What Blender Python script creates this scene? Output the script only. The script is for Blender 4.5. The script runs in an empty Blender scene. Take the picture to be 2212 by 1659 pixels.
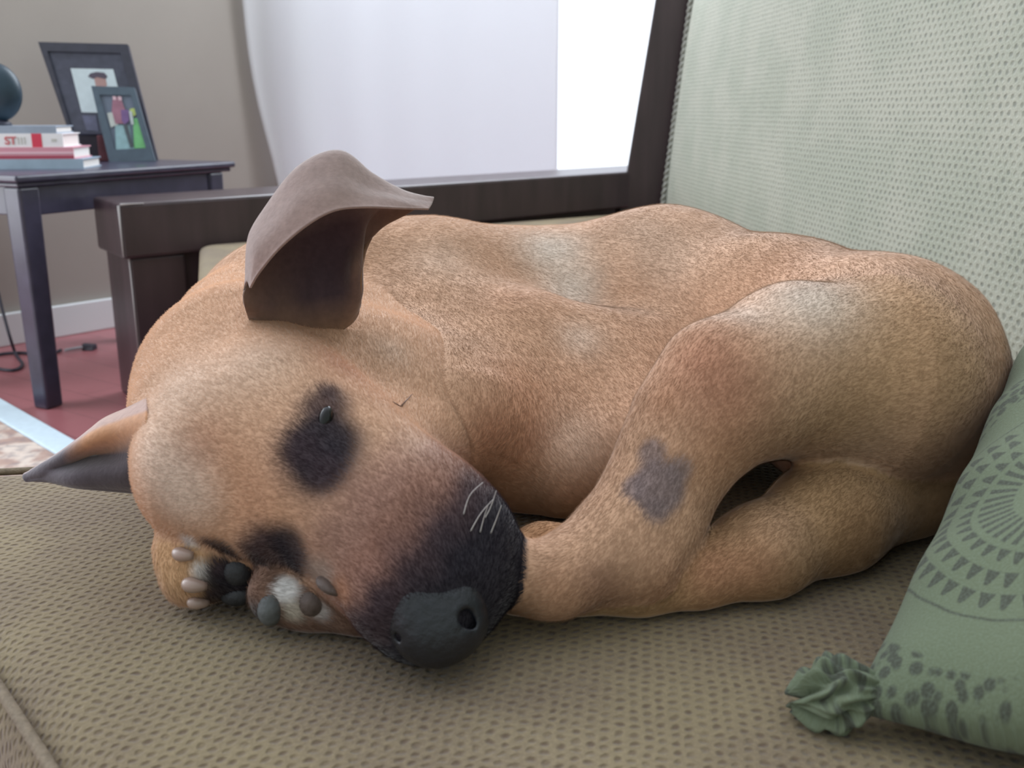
import bpy, bmesh, math, random
import numpy as np
from mathutils import Vector, Matrix
from mathutils.bvhtree import BVHTree

random.seed(7); rng = np.random.default_rng(7)
SC = bpy.context.scene
COL = SC.collection

# ------------------------------------------------------------------ camera
FPX, W, H = 2150.0, 2212.0, 1659.0
PITCH = math.radians(15.3)
CAMZ, SEAT = 0.55, 0.31
cam_d = bpy.data.cameras.new('camera'); cam = bpy.data.objects.new('camera', cam_d); COL.objects.link(cam)
cam_d.sensor_width = 36.0; cam_d.lens = 36.0 * FPX / W; cam_d.clip_start = 0.02
cam.location = (0, 0, CAMZ); cam.rotation_euler = (math.pi / 2 - PITCH, 0, 0)
cam_d.dof.use_dof = True; cam_d.dof.focus_distance = 0.62; cam_d.dof.aperture_fstop = 14.0
SC.camera = cam
# ------------------------------------------------------------------ exposure
vs = SC.view_settings
vs.view_transform = 'Standard'; vs.look = 'None'; vs.gamma = 1.0; vs.use_curve_mapping = False
vs.exposure = 0.5
# ------------------------------------------------------------------ world (daylight, brighter from the window side and above)
world = bpy.data.worlds.new('daylight'); SC.world = world; world.use_nodes = True
nt = world.node_tree; nt.nodes.clear()
wo = nt.nodes.new('ShaderNodeOutputWorld'); bg = nt.nodes.new('ShaderNodeBackground')
tc = nt.nodes.new('ShaderNodeTexCoord'); dp = nt.nodes.new('ShaderNodeVectorMath'); dp.operation = 'DOT_PRODUCT'
dp.inputs[1].default_value = Vector((-0.35, 0.72, 0.60)).normalized()
mr = nt.nodes.new('ShaderNodeMapRange'); mr.inputs[1].default_value = -0.9; mr.inputs[2].default_value = 0.8
mr.inputs[3].default_value = 0.0; mr.inputs[4].default_value = 1.0
cr = nt.nodes.new('ShaderNodeValToRGB')
cr.color_ramp.elements[0].color = (0.30, 0.36, 0.32, 1); cr.color_ramp.elements[1].color = (1.25, 1.35, 1.50, 1)
e = cr.color_ramp.elements.new(0.5); e.color = (0.50, 0.54, 0.55, 1)
nt.links.new(tc.outputs['Generated'], dp.inputs[0]); nt.links.new(dp.outputs['Value'], mr.inputs[0])
nt.links.new(mr.outputs[0], cr.inputs[0]); nt.links.new(cr.outputs[0], bg.inputs[0])
bg.inputs[1].default_value = 1.0
nt.links.new(bg.outputs[0], wo.inputs[0])
# ------------------------------------------------------------------ window light (upper window panes, and a window on the left of the room)
def area(name, loc, target, sx, sy, power, color):
    l = bpy.data.lights.new(name, 'AREA'); l.shape = 'RECTANGLE'; l.size = sx; l.size_y = sy
    l.energy = power; l.color = color
    o = bpy.data.objects.new(name, l); COL.objects.link(o); o.location = loc
    o.rotation_euler = (Vector(target) - Vector(loc)).to_track_quat('-Z', 'Y').to_euler()
    return o
area('window_light', (0.1, 2.75, 1.55), (0.0, 0.6, 0.35), 1.6, 1.1, 30, (0.86, 0.93, 1.0))
area('left_window_light', (-1.95, 1.40, 0.95), (-0.1, 0.75, 0.5), 1.0, 1.6, 12, (0.92, 0.95, 1.0))

# ------------------------------------------------------------------ helpers
def P(px, py, Y):
    """point in the room at world depth Y seen at photo position px,py"""
    dx = (px - W / 2) / FPX; dy = -(py - H / 2) / FPX
    cp, sp = math.cos(PITCH), math.sin(PITCH)
    d = Vector((dx, cp + dy * sp, -sp + dy * cp))
    return Vector((0, 0, CAMZ)) + d * (Y / d.y)
def PZ(px, py, z):
    dx = (px - W / 2) / FPX; dy = -(py - H / 2) / FPX
    cp, sp = math.cos(PITCH), math.sin(PITCH)
    d = Vector((dx, cp + dy * sp, -sp + dy * cp))
    return Vector((0, 0, CAMZ)) + d * ((z - CAMZ) / d.z)
def depth(v):
    return v[1] * math.cos(PITCH) + (CAMZ - v[2]) * math.sin(PITCH)
def srgb(r, g, b):
    f = lambda c: (c / 255 / 12.92) if c <= 10.3 else ((c / 255 + 0.055) / 1.055) ** 2.4
    return (f(r), f(g), f(b))

def tag(o, label=None, cat=None, group=None, kind=None):
    if label: o['label'] = label
    if cat: o['category'] = cat
    if group: o['group'] = group
    if kind: o['kind'] = kind
    return o
def empty(name, loc, label, cat, group=None):
    o = bpy.data.objects.new(name, None); COL.objects.link(o); o.location = loc; o.empty_display_size = 0.05
    return tag(o, label, cat, group)
def mesh_obj(name, verts, faces, mat=None, parent=None, smooth=False, uvs=None):
    """verts in world space; kept world-true under the parent"""
    me = bpy.data.meshes.new(name)
    org = Vector((0, 0, 0))
    if parent is not None: org = parent.location
    me.from_pydata([tuple(Vector(v) - org) for v in verts], [], faces); me.update()
    if uvs is not None:
        ul = me.uv_layers.new(name='UVMap')
        li = np.zeros(len(me.loops), dtype=np.int32); me.loops.foreach_get('vertex_index', li)
        ul.data.foreach_set('uv', np.asarray(uvs, dtype=np.float32)[li].ravel())
    if smooth: me.polygons.foreach_set('use_smooth', [True] * len(me.polygons))
    o = bpy.data.objects.new(name, me); COL.objects.link(o)
    if mat: me.materials.append(mat)
    if parent is not None: o.parent = parent
    return o
def fix_normals(o):
    bm = bmesh.new(); bm.from_mesh(o.data); bmesh.ops.recalc_face_normals(bm, faces=bm.faces); bm.to_mesh(o.data); bm.free()
    return o
def bevel(o, w, n=2):
    m = o.modifiers.new('bevel', 'BEVEL'); m.width = w; m.segments = n; m.limit_method = 'ANGLE'; m.angle_limit = math.radians(35)
    return o
def hexa(name, b4, t4, mat, parent=None, bev=0.002):
    """box from four bottom and four top corners"""
    v = list(b4) + list(t4)
    f = [(3, 2, 1, 0), (4, 5, 6, 7), (0, 1, 5, 4), (1, 2, 6, 5), (2, 3, 7, 6), (3, 0, 4, 7)]
    o = fix_normals(mesh_obj(name, v, f, mat, parent))
    if bev: bevel(o, bev)
    return o
def prism(name, poly, z0, z1, mat, parent=None, bev=0.002):
    return hexa(name, [Vector((p[0], p[1], z0)) for p in poly], [Vector((p[0], p[1], z1)) for p in poly], mat, parent, bev)
def tube_data(pts, rad, n=8):
    V, F = [], []
    pts = [Vector(p) for p in pts]; m = len(pts)
    if not hasattr(rad, '__len__'): rad = [rad] * m
    up = Vector((0.13, 0.21, 0.97))
    for i, p in enumerate(pts):
        t = (pts[min(i + 1, m - 1)] - pts[max(i - 1, 0)]).normalized()
        a = t.cross(up)
        if a.length < 1e-4: a = t.cross(Vector((1, 0, 0)))
        a.normalize(); b = t.cross(a)
        for k in range(n):
            an = 2 * math.pi * k / n
            V.append(p + (a * math.cos(an) + b * math.sin(an)) * rad[i])
    for i in range(m - 1):
        for k in range(n):
            F.append((i * n + k, i * n + (k + 1) % n, (i + 1) * n + (k + 1) % n, (i + 1) * n + k))
    F.append(tuple(range(n - 1, -1, -1))); F.append(tuple((m - 1) * n + k for k in range(n)))
    return V, F
def tube(name, pts, rad, mat, parent=None, n=8):
    V, F = tube_data(pts, rad, n)
    return fix_normals(mesh_obj(name, V, F, mat, parent, smooth=True))
def catmull(p, n):
    """resample control rows (m,3) to n points"""
    p = np.asarray(p, float); m = len(p); out = []
    for t in np.linspace(0, m - 1, n):
        i = min(int(t), m - 2); f = t - i
        p0, p1, p2, p3 = p[max(i - 1, 0)], p[i], p[i + 1], p[min(i + 2, m - 1)]
        out.append(0.5 * ((2 * p1) + (-p0 + p2) * f + (2 * p0 - 5 * p1 + 4 * p2 - p3) * f * f + (-p0 + 3 * p1 - 3 * p2 + p3) * f ** 3))
    return np.array(out)
def sheet(ctrl, nu, nv):
    """ctrl[u][v] 3-vectors -> dense grid"""
    A = np.array([[tuple(q) for q in row] for row in ctrl], float)
    A = np.array([catmull(r, nv) for r in A])                       # u, nv
    return np.stack([catmull(A[:, j], nu) for j in range(nv)], 1)   # nu, nv, 3
def grid_faces(nu, nv):
    return [(i * nv + j, (i + 1) * nv + j, (i + 1) * nv + j + 1, i * nv + j + 1) for i in range(nu - 1) for j in range(nv - 1)]

# ------------------------------------------------------------------ materials
def new_mat(name):
    m = bpy.data.materials.new(name); m.use_nodes = True
    b = m.node_tree.nodes['Principled BSDF']
    return m, m.node_tree, b
def plain(name, col, rough=0.6, noise=0.0, scale=60, bump=0.0, sheen=0.0, spec=0.5, metal=0.0, stretch=None):
    m, t, b = new_mat(name); b.inputs['Base Color'].default_value = (*col, 1); b.inputs['Roughness'].default_value = rough
    b.inputs['Specular IOR Level'].default_value = spec; b.inputs['Metallic'].default_value = metal
    if sheen: b.inputs['Sheen Weight'].default_value = sheen
    if noise or bump:
        tc = t.nodes.new('ShaderNodeTexCoord'); mp = t.nodes.new('ShaderNodeMapping'); n = t.nodes.new('ShaderNodeTexNoise')
        if stretch: mp.inputs['Scale'].default_value = stretch
        n.inputs['Scale'].default_value = scale; n.inputs['Detail'].default_value = 5
        t.links.new(tc.outputs['Object'], mp.inputs[0]); t.links.new(mp.outputs[0], n.inputs[0])
        if noise:
            r = t.nodes.new('ShaderNodeValToRGB')
            r.color_ramp.elements[0].position = 0.3; r.color_ramp.elements[1].position = 0.7
            r.color_ramp.elements[0].color = (*[c * (1 - noise) for c in col], 1); r.color_ramp.elements[1].color = (*[c * (1 + noise) for c in col], 1)
            t.links.new(n.outputs[0], r.inputs[0]); t.links.new(r.outputs[0], b.inputs['Base Color'])
        if bump:
            bp = t.nodes.new('ShaderNodeBump'); bp.inputs['Strength'].default_value = bump; bp.inputs['Distance'].default_value = 0.002
            t.links.new(n.outputs[0], bp.inputs['Height']); t.links.new(bp.outputs[0], b.inputs['Normal'])
    return m
def MN(t, op, a, b=None, c=None):
    n = t.nodes.new('ShaderNodeMath'); n.operation = op
    for i, v in enumerate((a, b, c)):
        if v is None: continue
        if isinstance(v, (int, float)): n.inputs[i].default_value = v
        else: t.links.new(v, n.inputs[i])
    return n.outputs[0]
def MIX(t, f, a, b):
    n = t.nodes.new('ShaderNodeMix'); n.data_type = 'RGBA'
    if isinstance(f, (int, float)): n.inputs[0].default_value = f
    else: t.links.new(f, n.inputs[0])
    for s, v in ((6, a), (7, b)):
        if isinstance(v, tuple): n.inputs[s].default_value = (*v[:3], 1)
        else: t.links.new(v, n.inputs[s])
    return n.outputs[2]
def SMOOTH(t, v, lo, hi):
    n = t.nodes.new('ShaderNodeMapRange'); n.interpolation_type = 'SMOOTHSTEP'
    n.inputs[1].default_value = lo; n.inputs[2].default_value = hi; t.links.new(v, n.inputs[0])
    return n.outputs[0]
def NOISE(t, vec, scale, detail=3):
    n = t.nodes.new('ShaderNodeTexNoise'); n.inputs['Scale'].default_value = scale; n.inputs['Detail'].default_value = detail
    t.links.new(vec, n.inputs[0]); return n.outputs[0]

def woven(name, base, base2, dot, pitch, dotamt=0.9):
    """woven cloth with staggered rows of small dark dimples, laid out in metres in UV"""
    m, t, b = new_mat(name); b.inputs['Roughness'].default_value = 0.9; b.inputs['Specular IOR Level'].default_value = 0.15
    b.inputs['Sheen Weight'].default_value = 0.15
    uv = t.nodes.new('ShaderNodeUVMap'); uv.uv_map = 'UVMap'
    ns = t.nodes.new('ShaderNodeTexNoise'); ns.inputs['Scale'].default_value = 90; t.links.new(uv.outputs[0], ns.inputs[0])
    va = t.nodes.new('ShaderNodeVectorMath'); va.operation = 'MULTIPLY_ADD'; va.inputs[1].default_value = (0.0050,) * 3
    t.links.new(ns.outputs[1], va.inputs[0]); t.links.new(uv.outputs[0], va.inputs[2])
    sp = t.nodes.new('ShaderNodeSeparateXYZ'); t.links.new(va.outputs[0], sp.inputs[0])
    v = MN(t, 'DIVIDE', sp.outputs[1], pitch * 0.62); row = MN(t, 'FLOOR', v)
    off = MN(t, 'MULTIPLY', MN(t, 'MODULO', MN(t, 'ABSOLUTE', row), 2.0), 0.5)
    u = MN(t, 'ADD', MN(t, 'DIVIDE', sp.outputs[0], pitch), off)
    fu = MN(t, 'SUBTRACT', MN(t, 'FRACT', u), 0.5); fv = MN(t, 'SUBTRACT', MN(t, 'FRACT', v), 0.5)
    fv = MN(t, 'MULTIPLY', fv, 0.75)
    d = MN(t, 'SQRT', MN(t, 'ADD', MN(t, 'MULTIPLY', fu, fu), MN(t, 'MULTIPLY', fv, fv)))
    fac = MN(t, 'SUBTRACT', 1.0, SMOOTH(t, d, 0.08, 0.36))
    # every dimple its own strength
    cell = t.nodes.new('ShaderNodeCombineXYZ'); t.links.new(MN(t, 'FLOOR', u), cell.inputs[0]); t.links.new(row, cell.inputs[1])
    wn = t.nodes.new('ShaderNodeTexWhiteNoise'); t.links.new(cell.outputs[0], wn.inputs[0])
    fac2 = MN(t, 'MULTIPLY', fac, MN(t, 'MULTIPLY_ADD', wn.outputs[0], 0.5, dotamt - 0.4))
    big = SMOOTH(t, NOISE(t, uv.outputs[0], 9, 4), 0.35, 0.65)
    fine = NOISE(t, uv.outputs[0], 420, 5)
    c = MIX(t, big, base, base2)
    c = MIX(t, MN(t, 'MULTIPLY', SMOOTH(t, fine, 0.35, 0.75), 0.35), c, tuple(min(1, x * 1.5) for x in base))
    c = MIX(t, fac2, c, dot)
    t.links.new(c, b.inputs['Base Color'])
    h = MN(t, 'ADD', MN(t, 'MULTIPLY', fac, -1.0), MN(t, 'MULTIPLY', fine, 0.6))
    bp = t.nodes.new('ShaderNodeBump'); bp.inputs['Strength'].default_value = 0.6; bp.inputs['Distance'].default_value = 0.0015
    t.links.new(h, bp.inputs['Height']); t.links.new(bp.outputs[0], b.inputs['Normal'])
    return m

M = {}
M['seat'] = woven('seat_weave', srgb(128, 114, 88), srgb(110, 95, 78), srgb(80, 62, 50), 0.0072, 0.64)
M['back'] = woven('back_weave', srgb(166, 166, 152), srgb(154, 157, 142), srgb(118, 121, 112), 0.0125, 0.68)
M['piping'] = plain('piping_cloth', srgb(165, 165, 158), 0.85, 0.25, 250, 0.6)
M['wood'] = plain('dark_wood', srgb(64, 50, 54), 0.33, 0.25, 30, 0.05, spec=0.6, stretch=(1, 1, 0.15))
M['worn'] = plain('worn_edge', srgb(170, 165, 165), 0.6)
M['table'] = plain('table_wood', srgb(62, 60, 78), 0.28, 0.2, 30, 0.03, spec=0.7)
M['wall'] = plain('taupe_wall', srgb(162, 154, 147), 0.9, 0.02, 8)
M['white'] = plain('white_trim', srgb(225, 228, 230), 0.5)
M['frame'] = plain('frame_black', srgb(58, 58, 72), 0.4, 0.15, 60)
M['frame2'] = plain('frame_slate', srgb(84, 98, 112), 0.4, 0.1, 60)

# ------------------------------------------------------------------ room
WA = Vector((-1.245, 2.36)); WD = Vector((0.64, 0.77)).normalized()
corner = WA + WD * 0.85
far_l = WA - WD * 0.4
def wall_slab(name, a, b, z0, z1, th, mat):
    a, b = Vector(a), Vector(b); d = (b - a).normalized(); n = Vector((-d.y, d.x))
    o = prism(name, [a, b, b + n * th, a + n * th], z0, z1, mat, bev=0)
    o['kind'] = 'structure'; return o
floor_m, t, b = new_mat('red_floor_boards')
tcn = t.nodes.new('ShaderNodeTexCoord'); mp = t.nodes.new('ShaderNodeMapping'); mp.inputs['Rotation'].default_value = (0, 0, 0.6)
t.links.new(tcn.outputs['Object'], mp.inputs[0])
br = t.nodes.new('ShaderNodeTexBrick'); br.inputs['Scale'].default_value = 1.0; br.inputs['Brick Width'].default_value = 0.9; br.inputs['Row Height'].default_value = 0.085
br.inputs['Mortar Size'].default_value = 0.0012
br.inputs['Color1'].default_value = (*srgb(162, 98, 102), 1); br.inputs['Color2'].default_value = (*srgb(148, 86, 92), 1); br.inputs['Mortar'].default_value = (*srgb(80, 40, 42), 1)
t.links.new(mp.outputs[0], br.inputs[0]); t.links.new(MIX(t, NOISE(t, mp.outputs[0], 14, 4), br.outputs[0], srgb(170, 108, 112)), b.inputs['Base Color'])
b.inputs['Roughness'].default_value = 0.35
fl = prism('floor', [(-4, -1.2), (2.6, -1.2), (2.6, 4.2), (-4, 4.2)], -0.05, 0.0, floor_m, bev=0); fl['kind'] = 'structure'
wall_slab('wall_left', far_l, corner, 0, 2.4, 0.12, M['wall'])
WR = Vector((0.985, 0.10)).normalized()
wE = corner + WR * 0.05; wF = corner + WR * 1.75; wG = corner + WR * 3.0
wb = [('wall_back', wF, wG, 0.0, 2.4)]
# wall_back: one object around the window opening
def join_boxes(name, boxes, mat, th=0.12):
    V, F = [], []
    for a, b_, z0, z1 in boxes:
        d = (b_ - a).normalized(); n = Vector((-d.y, d.x)); k = len(V)
        for z in (z0, z1):
            for p in (a, b_, b_ + n * th, a + n * th): V.append((p.x, p.y, z))
        F += [tuple(k + i for i in f) for f in [(3, 2, 1, 0), (4, 5, 6, 7), (0, 1, 5, 4), (1, 2, 6, 5), (2, 3, 7, 6), (3, 0, 4, 7)]]
    return fix_normals(mesh_obj(name, V, F, mat))
o = join_boxes('wall_back', [(corner, wE, 0, 2.4), (wF, wG, 0, 2.4), (wE, wF, 0, 0.22), (wE, wF, 2.15, 2.4)], M['wall']); o['kind'] = 'structure'
# baseboard
nrm = Vector((WD.y, -WD.x))
o = prism('baseboard_left', [far_l + nrm * 0.001, corner + nrm * 0.001, corner + nrm * 0.016, far_l + nrm * 0.016], 0, 0.079, M['white'], bev=0.003); o['kind'] = 'structure'
# window: white frame and clear pane
nb = Vector((-WR.y, WR.x))
win = bpy.data.objects.new('window_1', None); COL.objects.link(win); win.location = (wE.x, wE.y, 0.22); win['kind'] = 'structure'
def wbox(name, s0, s1, z0, z1, d0, d1, mat, parent, bev=0.003):
    a = corner + WR * s0; b_ = corner + WR * s1
    return prism(name, [a + nb * d0, b_ + nb * d0, b_ + nb * d1, a + nb * d1], z0, z1, mat, parent, bev)
wbox('window_sill', 0.05, 1.75, 0.22, 0.25, 0.0, 0.11, M['white'], win)
wbox('window_frame', 1.71, 1.75, 0.25, 2.15, 0.03, 0.09, M['white'], win)
wbox('window_frame', 0.05, 0.09, 0.25, 2.15, 0.03, 0.09, M['white'], win)
wbox('window_frame', 0.09, 1.71, 2.11, 2.15, 0.03, 0.09, M['white'], win)
gm = bpy.data.materials.new('window_glass'); gm.use_nodes = True; t = gm.node_tree; t.nodes.clear()
mo = t.nodes.new('ShaderNodeOutputMaterial'); tr = t.nodes.new('ShaderNodeBsdfTransparent'); gl = t.nodes.new('ShaderNodeBsdfGlossy'); gl.inputs['Roughness'].default_value = 0.02
mx = t.nodes.new('ShaderNodeMixShader'); mx.inputs[0].default_value = 0.05
t.links.new(tr.outputs[0], mx.inputs[1]); t.links.new(gl.outputs[0], mx.inputs[2]); t.links.new(mx.outputs[0], mo.inputs[0])
wbox('pane', 0.09, 1.71, 0.25, 2.11, 0.055, 0.06, gm, win, 0)

# sheer curtain over the left part of the window
cm, t, b = new_mat('sheer_curtain')
t.nodes.remove(b); mo = t.nodes['Material Output']
df = t.nodes.new('ShaderNodeBsdfDiffuse'); tl = t.nodes.new('ShaderNodeBsdfTranslucent'); mx = t.nodes.new('ShaderNodeMixShader'); mx.inputs[0].default_value = 0.55
df.inputs[0].default_value = (*srgb(246, 246, 248), 1); tl.inputs[0].default_value = (*srgb(244, 244, 248), 1)
t.links.new(df.outputs[0], mx.inputs[1]); t.links.new(tl.outputs[0], mx.inputs[2]); t.links.new(mx.outputs[0], mo.inputs[0])
V = []; NU, NVv = 90, 30
for i in range(NU):
    s = i / (NU - 1)
    for j in range(NVv):
        z = 0.06 + 2.1 * j / (NVv - 1)
        flare = 0.055 * math.exp(-((z - 0.25) / 0.30) ** 2)
        s0 = -0.050 + flare * 1.3; s1 = 0.835
        dd = s0 + (s1 - s0) * s
        amp = 0.016 * math.exp(-s * 6.0) + 0.0010
        off = -0.060 + amp * math.sin(s * 34 + 0.6 * math.sin(z * 5)) - 0.02 * (1 - s) * math.exp(-s * 9)
        p = corner + WR * dd + nb * off
        V.append((p.x, p.y, z))
cur = mesh_obj('curtain', V, grid_faces(NU, NVv), cm, smooth=True)
sm = cur.modifiers.new('solid', 'SOLIDIFY'); sm.thickness = 0.0015
tag(cur, 'white sheer curtain hanging over the left part of the bright window', 'curtain')

# ------------------------------------------------------------------ rug, cord
rm, t, b = new_mat('rug_pile')
tcn = t.nodes.new('ShaderNodeTexCoord')
n1 = SMOOTH(t, NOISE(t, tcn.outputs['Object'], 22, 5), 0.42, 0.6); n2 = SMOOTH(t, NOISE(t, tcn.outputs['Object'], 60, 4), 0.45, 0.7)
t.links.new(MIX(t, MN(t, 'MULTIPLY', n2, 0.5), MIX(t, n1, srgb(206, 190, 178), srgb(168, 140, 128)), srgb(120, 112, 118)), b.inputs['Base Color']); b.inputs['Roughness'].default_value = 0.95
ra, rb = PZ(-40, 838, 0.012), PZ(262, 1008, 0.012)
rd = Vector((rb.x - ra.x, rb.y - ra.y)).normalized(); rn = Vector((rd.y, -rd.x))
if rn.x > 0: rn = -rn
A2 = Vector((ra.x, ra.y)) - rd * 0.12; B2 = Vector((rb.x, rb.y)) + rd * 0.7
rug = empty('rug', (B2.x, B2.y, 0), 'beige mottled rug with a pale blue border on the red floor', 'rug')
prism('pile', [A2 + rn * 0.05, B2 + rn * 0.05, B2 + rn * 1.6, A2 + rn * 1.6], 0.0, 0.012, rm, rug, 0.003)
o = prism('border', [A2, B2, B2 + rn * 0.05, A2 + rn * 0.05], 0.0, 0.014, plain('rug_border', srgb(196, 212, 222), 0.8, 0.05, 80), rug, 0.003)
o['label'] = 'pale blue woven border'
# second stripe near the seat
s1, s2 = PZ(-60, 1012, 0.013), PZ(150, 978, 0.013)
dark = plain('cord_rubber', srgb(52, 50, 62), 0.5)
pts = [P(-12, 600, 2.30), P(-2, 640, 2.29), P(8, 680, 2.27), P(22, 730, 2.25)]
base = [PZ(34, 765, 0.004), PZ(48, 788, 0.004), PZ(25, 800, 0.004), PZ(-20, 790, 0.004), PZ(-10, 768, 0.004), PZ(45, 762, 0.004), PZ(95, 768, 0.004), PZ(132, 756, 0.004)]
cp = catmull([tuple(q) for q in pts + base], 60)
pl = empty('power_cord', PZ(95, 768, 0), 'thin dark power cord coiled on the red floor below the baseboard, with its plug', 'cord')
tube('cable', cp, 0.0035, dark, pl)
tube('lead', [PZ(140, 757, 0.008), PZ(185, 749, 0.008)], 0.004, plain('grey_rubber', srgb(150, 145, 150), 0.5), pl)
q0, q1 = PZ(181, 748, 0.008), PZ(206, 748, 0.008)
hexa('plug_head', [q0 + Vector((0, -.012, -.008)), q1 + Vector((0, -.016, -.008)), q1 + Vector((0, .012, -.008)), q0 + Vector((0, .004, -.008))],
     [q0 + Vector((0, -.012, .008)), q1 + Vector((0, -.012, .004)), q1 + Vector((0, .010, .004)), q0 + Vector((0, .004, .008))], dark, pl)

# ------------------------------------------------------------------ end table
tcorner = Vector((-0.880, 1.80)); tright = Vector((-0.632, 2.33))
td = (tright - tcorner).normalized(); tn = Vector((-td.y, td.x)); TL = (tright - tcorner).length; TD = 0.37; TZ = 0.4405
table = empty('end_table', (tcorner.x + 0.02, tcorner.y + 0.03, 0), 'black wooden end table against the taupe wall, holding books and picture frames', 'table')
def tquad(s0, s1, d0, d1):
    return [tcorner + td * s0 + tn * d0, tcorner + td * s1 + tn * d0, tcorner + td * s1 + tn * d1, tcorner + td * s0 + tn * d1]
prism('tabletop', tquad(0, TL, 0, TD), TZ - 0.013, TZ, M['table'], table, 0.004)
prism('tabletop_moulding', tquad(0.008, TL - 0.008, 0.008, TD - 0.008), TZ - 0.022, TZ - 0.013, M['table'], table, 0.003)
prism('apron', tquad(0.03, TL - 0.05, 0.018, TD - 0.018), TZ - 0.075, TZ - 0.022, M['table'], table, 0.002)
for s, d in ((0.012, 0.012), (TL - 0.075, 0.012), (0.012, TD - 0.055), (TL - 0.065, TD - 0.055)):
    q = tquad(s, s + 0.045, d, d + 0.043); c = (q[0] + q[2]) / 2
    q2 = [c + (p - c) * 0.86 for p in q]
    hexa('leg', [Vector((p.x, p.y, 0)) for p in q2], [Vector((p.x, p.y, TZ - 0.022)) for p in q], M['table'], table, 0.005)

# things on the table -------------------------------------------------
def flat(name, pts, off, mat, parent, th=0.0006):
    """thin print laid on a plane given by its corners; off = lift towards the viewer"""
    pts = [Vector(p) for p in pts]; n = (pts[1] - pts[0]).cross(pts[-1] - pts[0]).normalized()
    if n.dot(Vector((0, 0, CAMZ)) - pts[0]) < 0: n = -n
    f = [p + n * off for p in pts]; k = [p - n * th for p in f]; m = len(pts)
    F = [tuple(range(m)), tuple(range(2 * m - 1, m - 1, -1))] + [(i, (i + 1) % m, m + (i + 1) % m, m + i) for i in range(m)]
    return fix_normals(mesh_obj(name, f + k, F, mat, parent))
class Plane:
    def __init__(s, a, b, c):
        s.a, s.n = a, (b - a).cross(c - a).normalized()
    def at(s, px, py):
        d = P(px, py, 1.0) - Vector((0, 0, CAMZ)); o = Vector((0, 0, CAMZ))
        return o + d * ((s.a - o).dot(s.n) / d.dot(s.n))
def photo_frame(name, label, corners, inner, yb, yt, mat, matte=None, border=0.014):
    TLc, TRc, BRc, BLc = corners
    bl = P(*BLc, yb); br_ = P(*BRc, yb + 0.02); tl = P(*TLc, yt)
    pl = Plane(bl, br_, tl)
    cs = [pl.at(*TLc), pl.at(*TRc), pl.at(*BRc), pl.at(*BLc)]
    root = empty(name, (bl + br_) / 2, label, 'picture frame', 'picture frames on the end table')
    n = pl.n if pl.n.dot(Vector((0, 0, CAMZ)) - pl.a) > 0 else -pl.n
    inn = [pl.at(*c) for c in inner]
    V = [c + n * 0.006 for c in cs] + [c + n * 0.006 for c in inn] + [c + n * 0.001 for c in inn] + [c - n * 0.010 for c in cs] + [c - n * 0.010 for c in inn]
    F = []
    for i in range(4):
        j = (i + 1) % 4
        F += [(i, j, 4 + j, 4 + i), (4 + i, 4 + j, 8 + j, 8 + i), (i, j, 12 + j, 12 + i), (12 + i, 12 + j, 16 + j, 16 + i), (16 + i, 16 + j, 8 + j, 8 + i)]
    fix_normals(mesh_obj('frame', V, F, mat, root))
    if matte: flat('mount', inn, 0.001, matte, root, 0.002)
    # backboard strut
    mid = (cs[0] + cs[1] + cs[2] + cs[3]) / 4; foot = Vector((mid.x - 0.01, mid.y + 0.025, TZ))
    tube('easel_strut', [mid - n * 0.012, foot + Vector((0, 0, 0.003))], 0.004, mat, root, 6)
    return root, pl
matte = plain('dark_mount', srgb(72, 74, 90), 0.6, 0.2, 60)
root, pl = photo_frame('picture_frame', 'large dark frame with a pale portrait of a person in a dark cap', [(84, 92), (277, 97), (342, 349), (173, 353)],
                       [(104, 112), (262, 116), (318, 322), (170, 328)], 2.37, 2.42, M['frame'], matte)
pale = plain('print_pale', srgb(205, 218, 224), 0.4, 0.05, 60); skin = plain('print_skin', srgb(176, 140, 136), 0.5); capm = plain('print_cap', srgb(84, 74, 90), 0.5)
flat('print', [pl.at(*c) for c in ((153, 148), (245, 150), (270, 245), (177, 243))], 0.0022, pale, root)
flat('print', [pl.at(*c) for c in ((203, 165), (228, 165), (232, 185), (222, 192), (208, 188))], 0.0028, skin, root)
flat('print', [pl.at(*c) for c in ((191, 166), (196, 159), (210, 156), (226, 158), (233, 166), (228, 171), (210, 167), (202, 171))], 0.0034, capm, root)
flat('print', [pl.at(*c) for c in ((178, 250), (208, 250), (214, 284), (188, 282))], 0.0028, plain('print_slate', srgb(96, 98, 122), 0.5, 0.2, 40), root)
root, pl = photo_frame('picture_frame', 'small slate frame with a snapshot of two people standing on grass', [(198, 187), (291, 190), (337, 349), (237, 351)],
                       [(216, 206), (283, 207), (316, 321), (249, 324)], 2.31, 2.34, M['frame2'], plain('snapshot_sky', srgb(112, 122, 140), 0.5))
def F(name, pts, col, off): flat(name, [pl.at(*c) for c in pts], off, plain(name + '_ink', col, 0.5, 0.12, 60), root)
F('print', ((249, 270), (280, 272), (290, 322), (251, 324)), srgb(150, 184, 190), 0.003)
F('print', ((288, 256), (300, 256), (315, 320), (290, 321)), srgb(120, 190, 126), 0.003)
F('print', ((281, 236), (291, 234), (297, 246), (290, 252), (283, 250)), srgb(190, 205, 120), 0.0036)
F('print', ((232, 245), (244, 243), (256, 270), (240, 276)), srgb(196, 200, 196), 0.0036)
F('print', ((244, 216), (252, 210), (262, 214), (272, 240), (270, 268), (250, 268), (242, 240)), srgb(160, 112, 130), 0.0042)
F('print', ((262, 238), (278, 238), (280, 262), (270, 270), (264, 262)), srgb(120, 92, 140), 0.0048)
F('print', ((244, 209), (251, 209), (252, 217), (245, 217)), srgb(214, 180, 190), 0.0052)
F('print', ((255, 209), (263, 210), (264, 218), (257, 218)), srgb(214, 180, 190), 0.0052)
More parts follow.
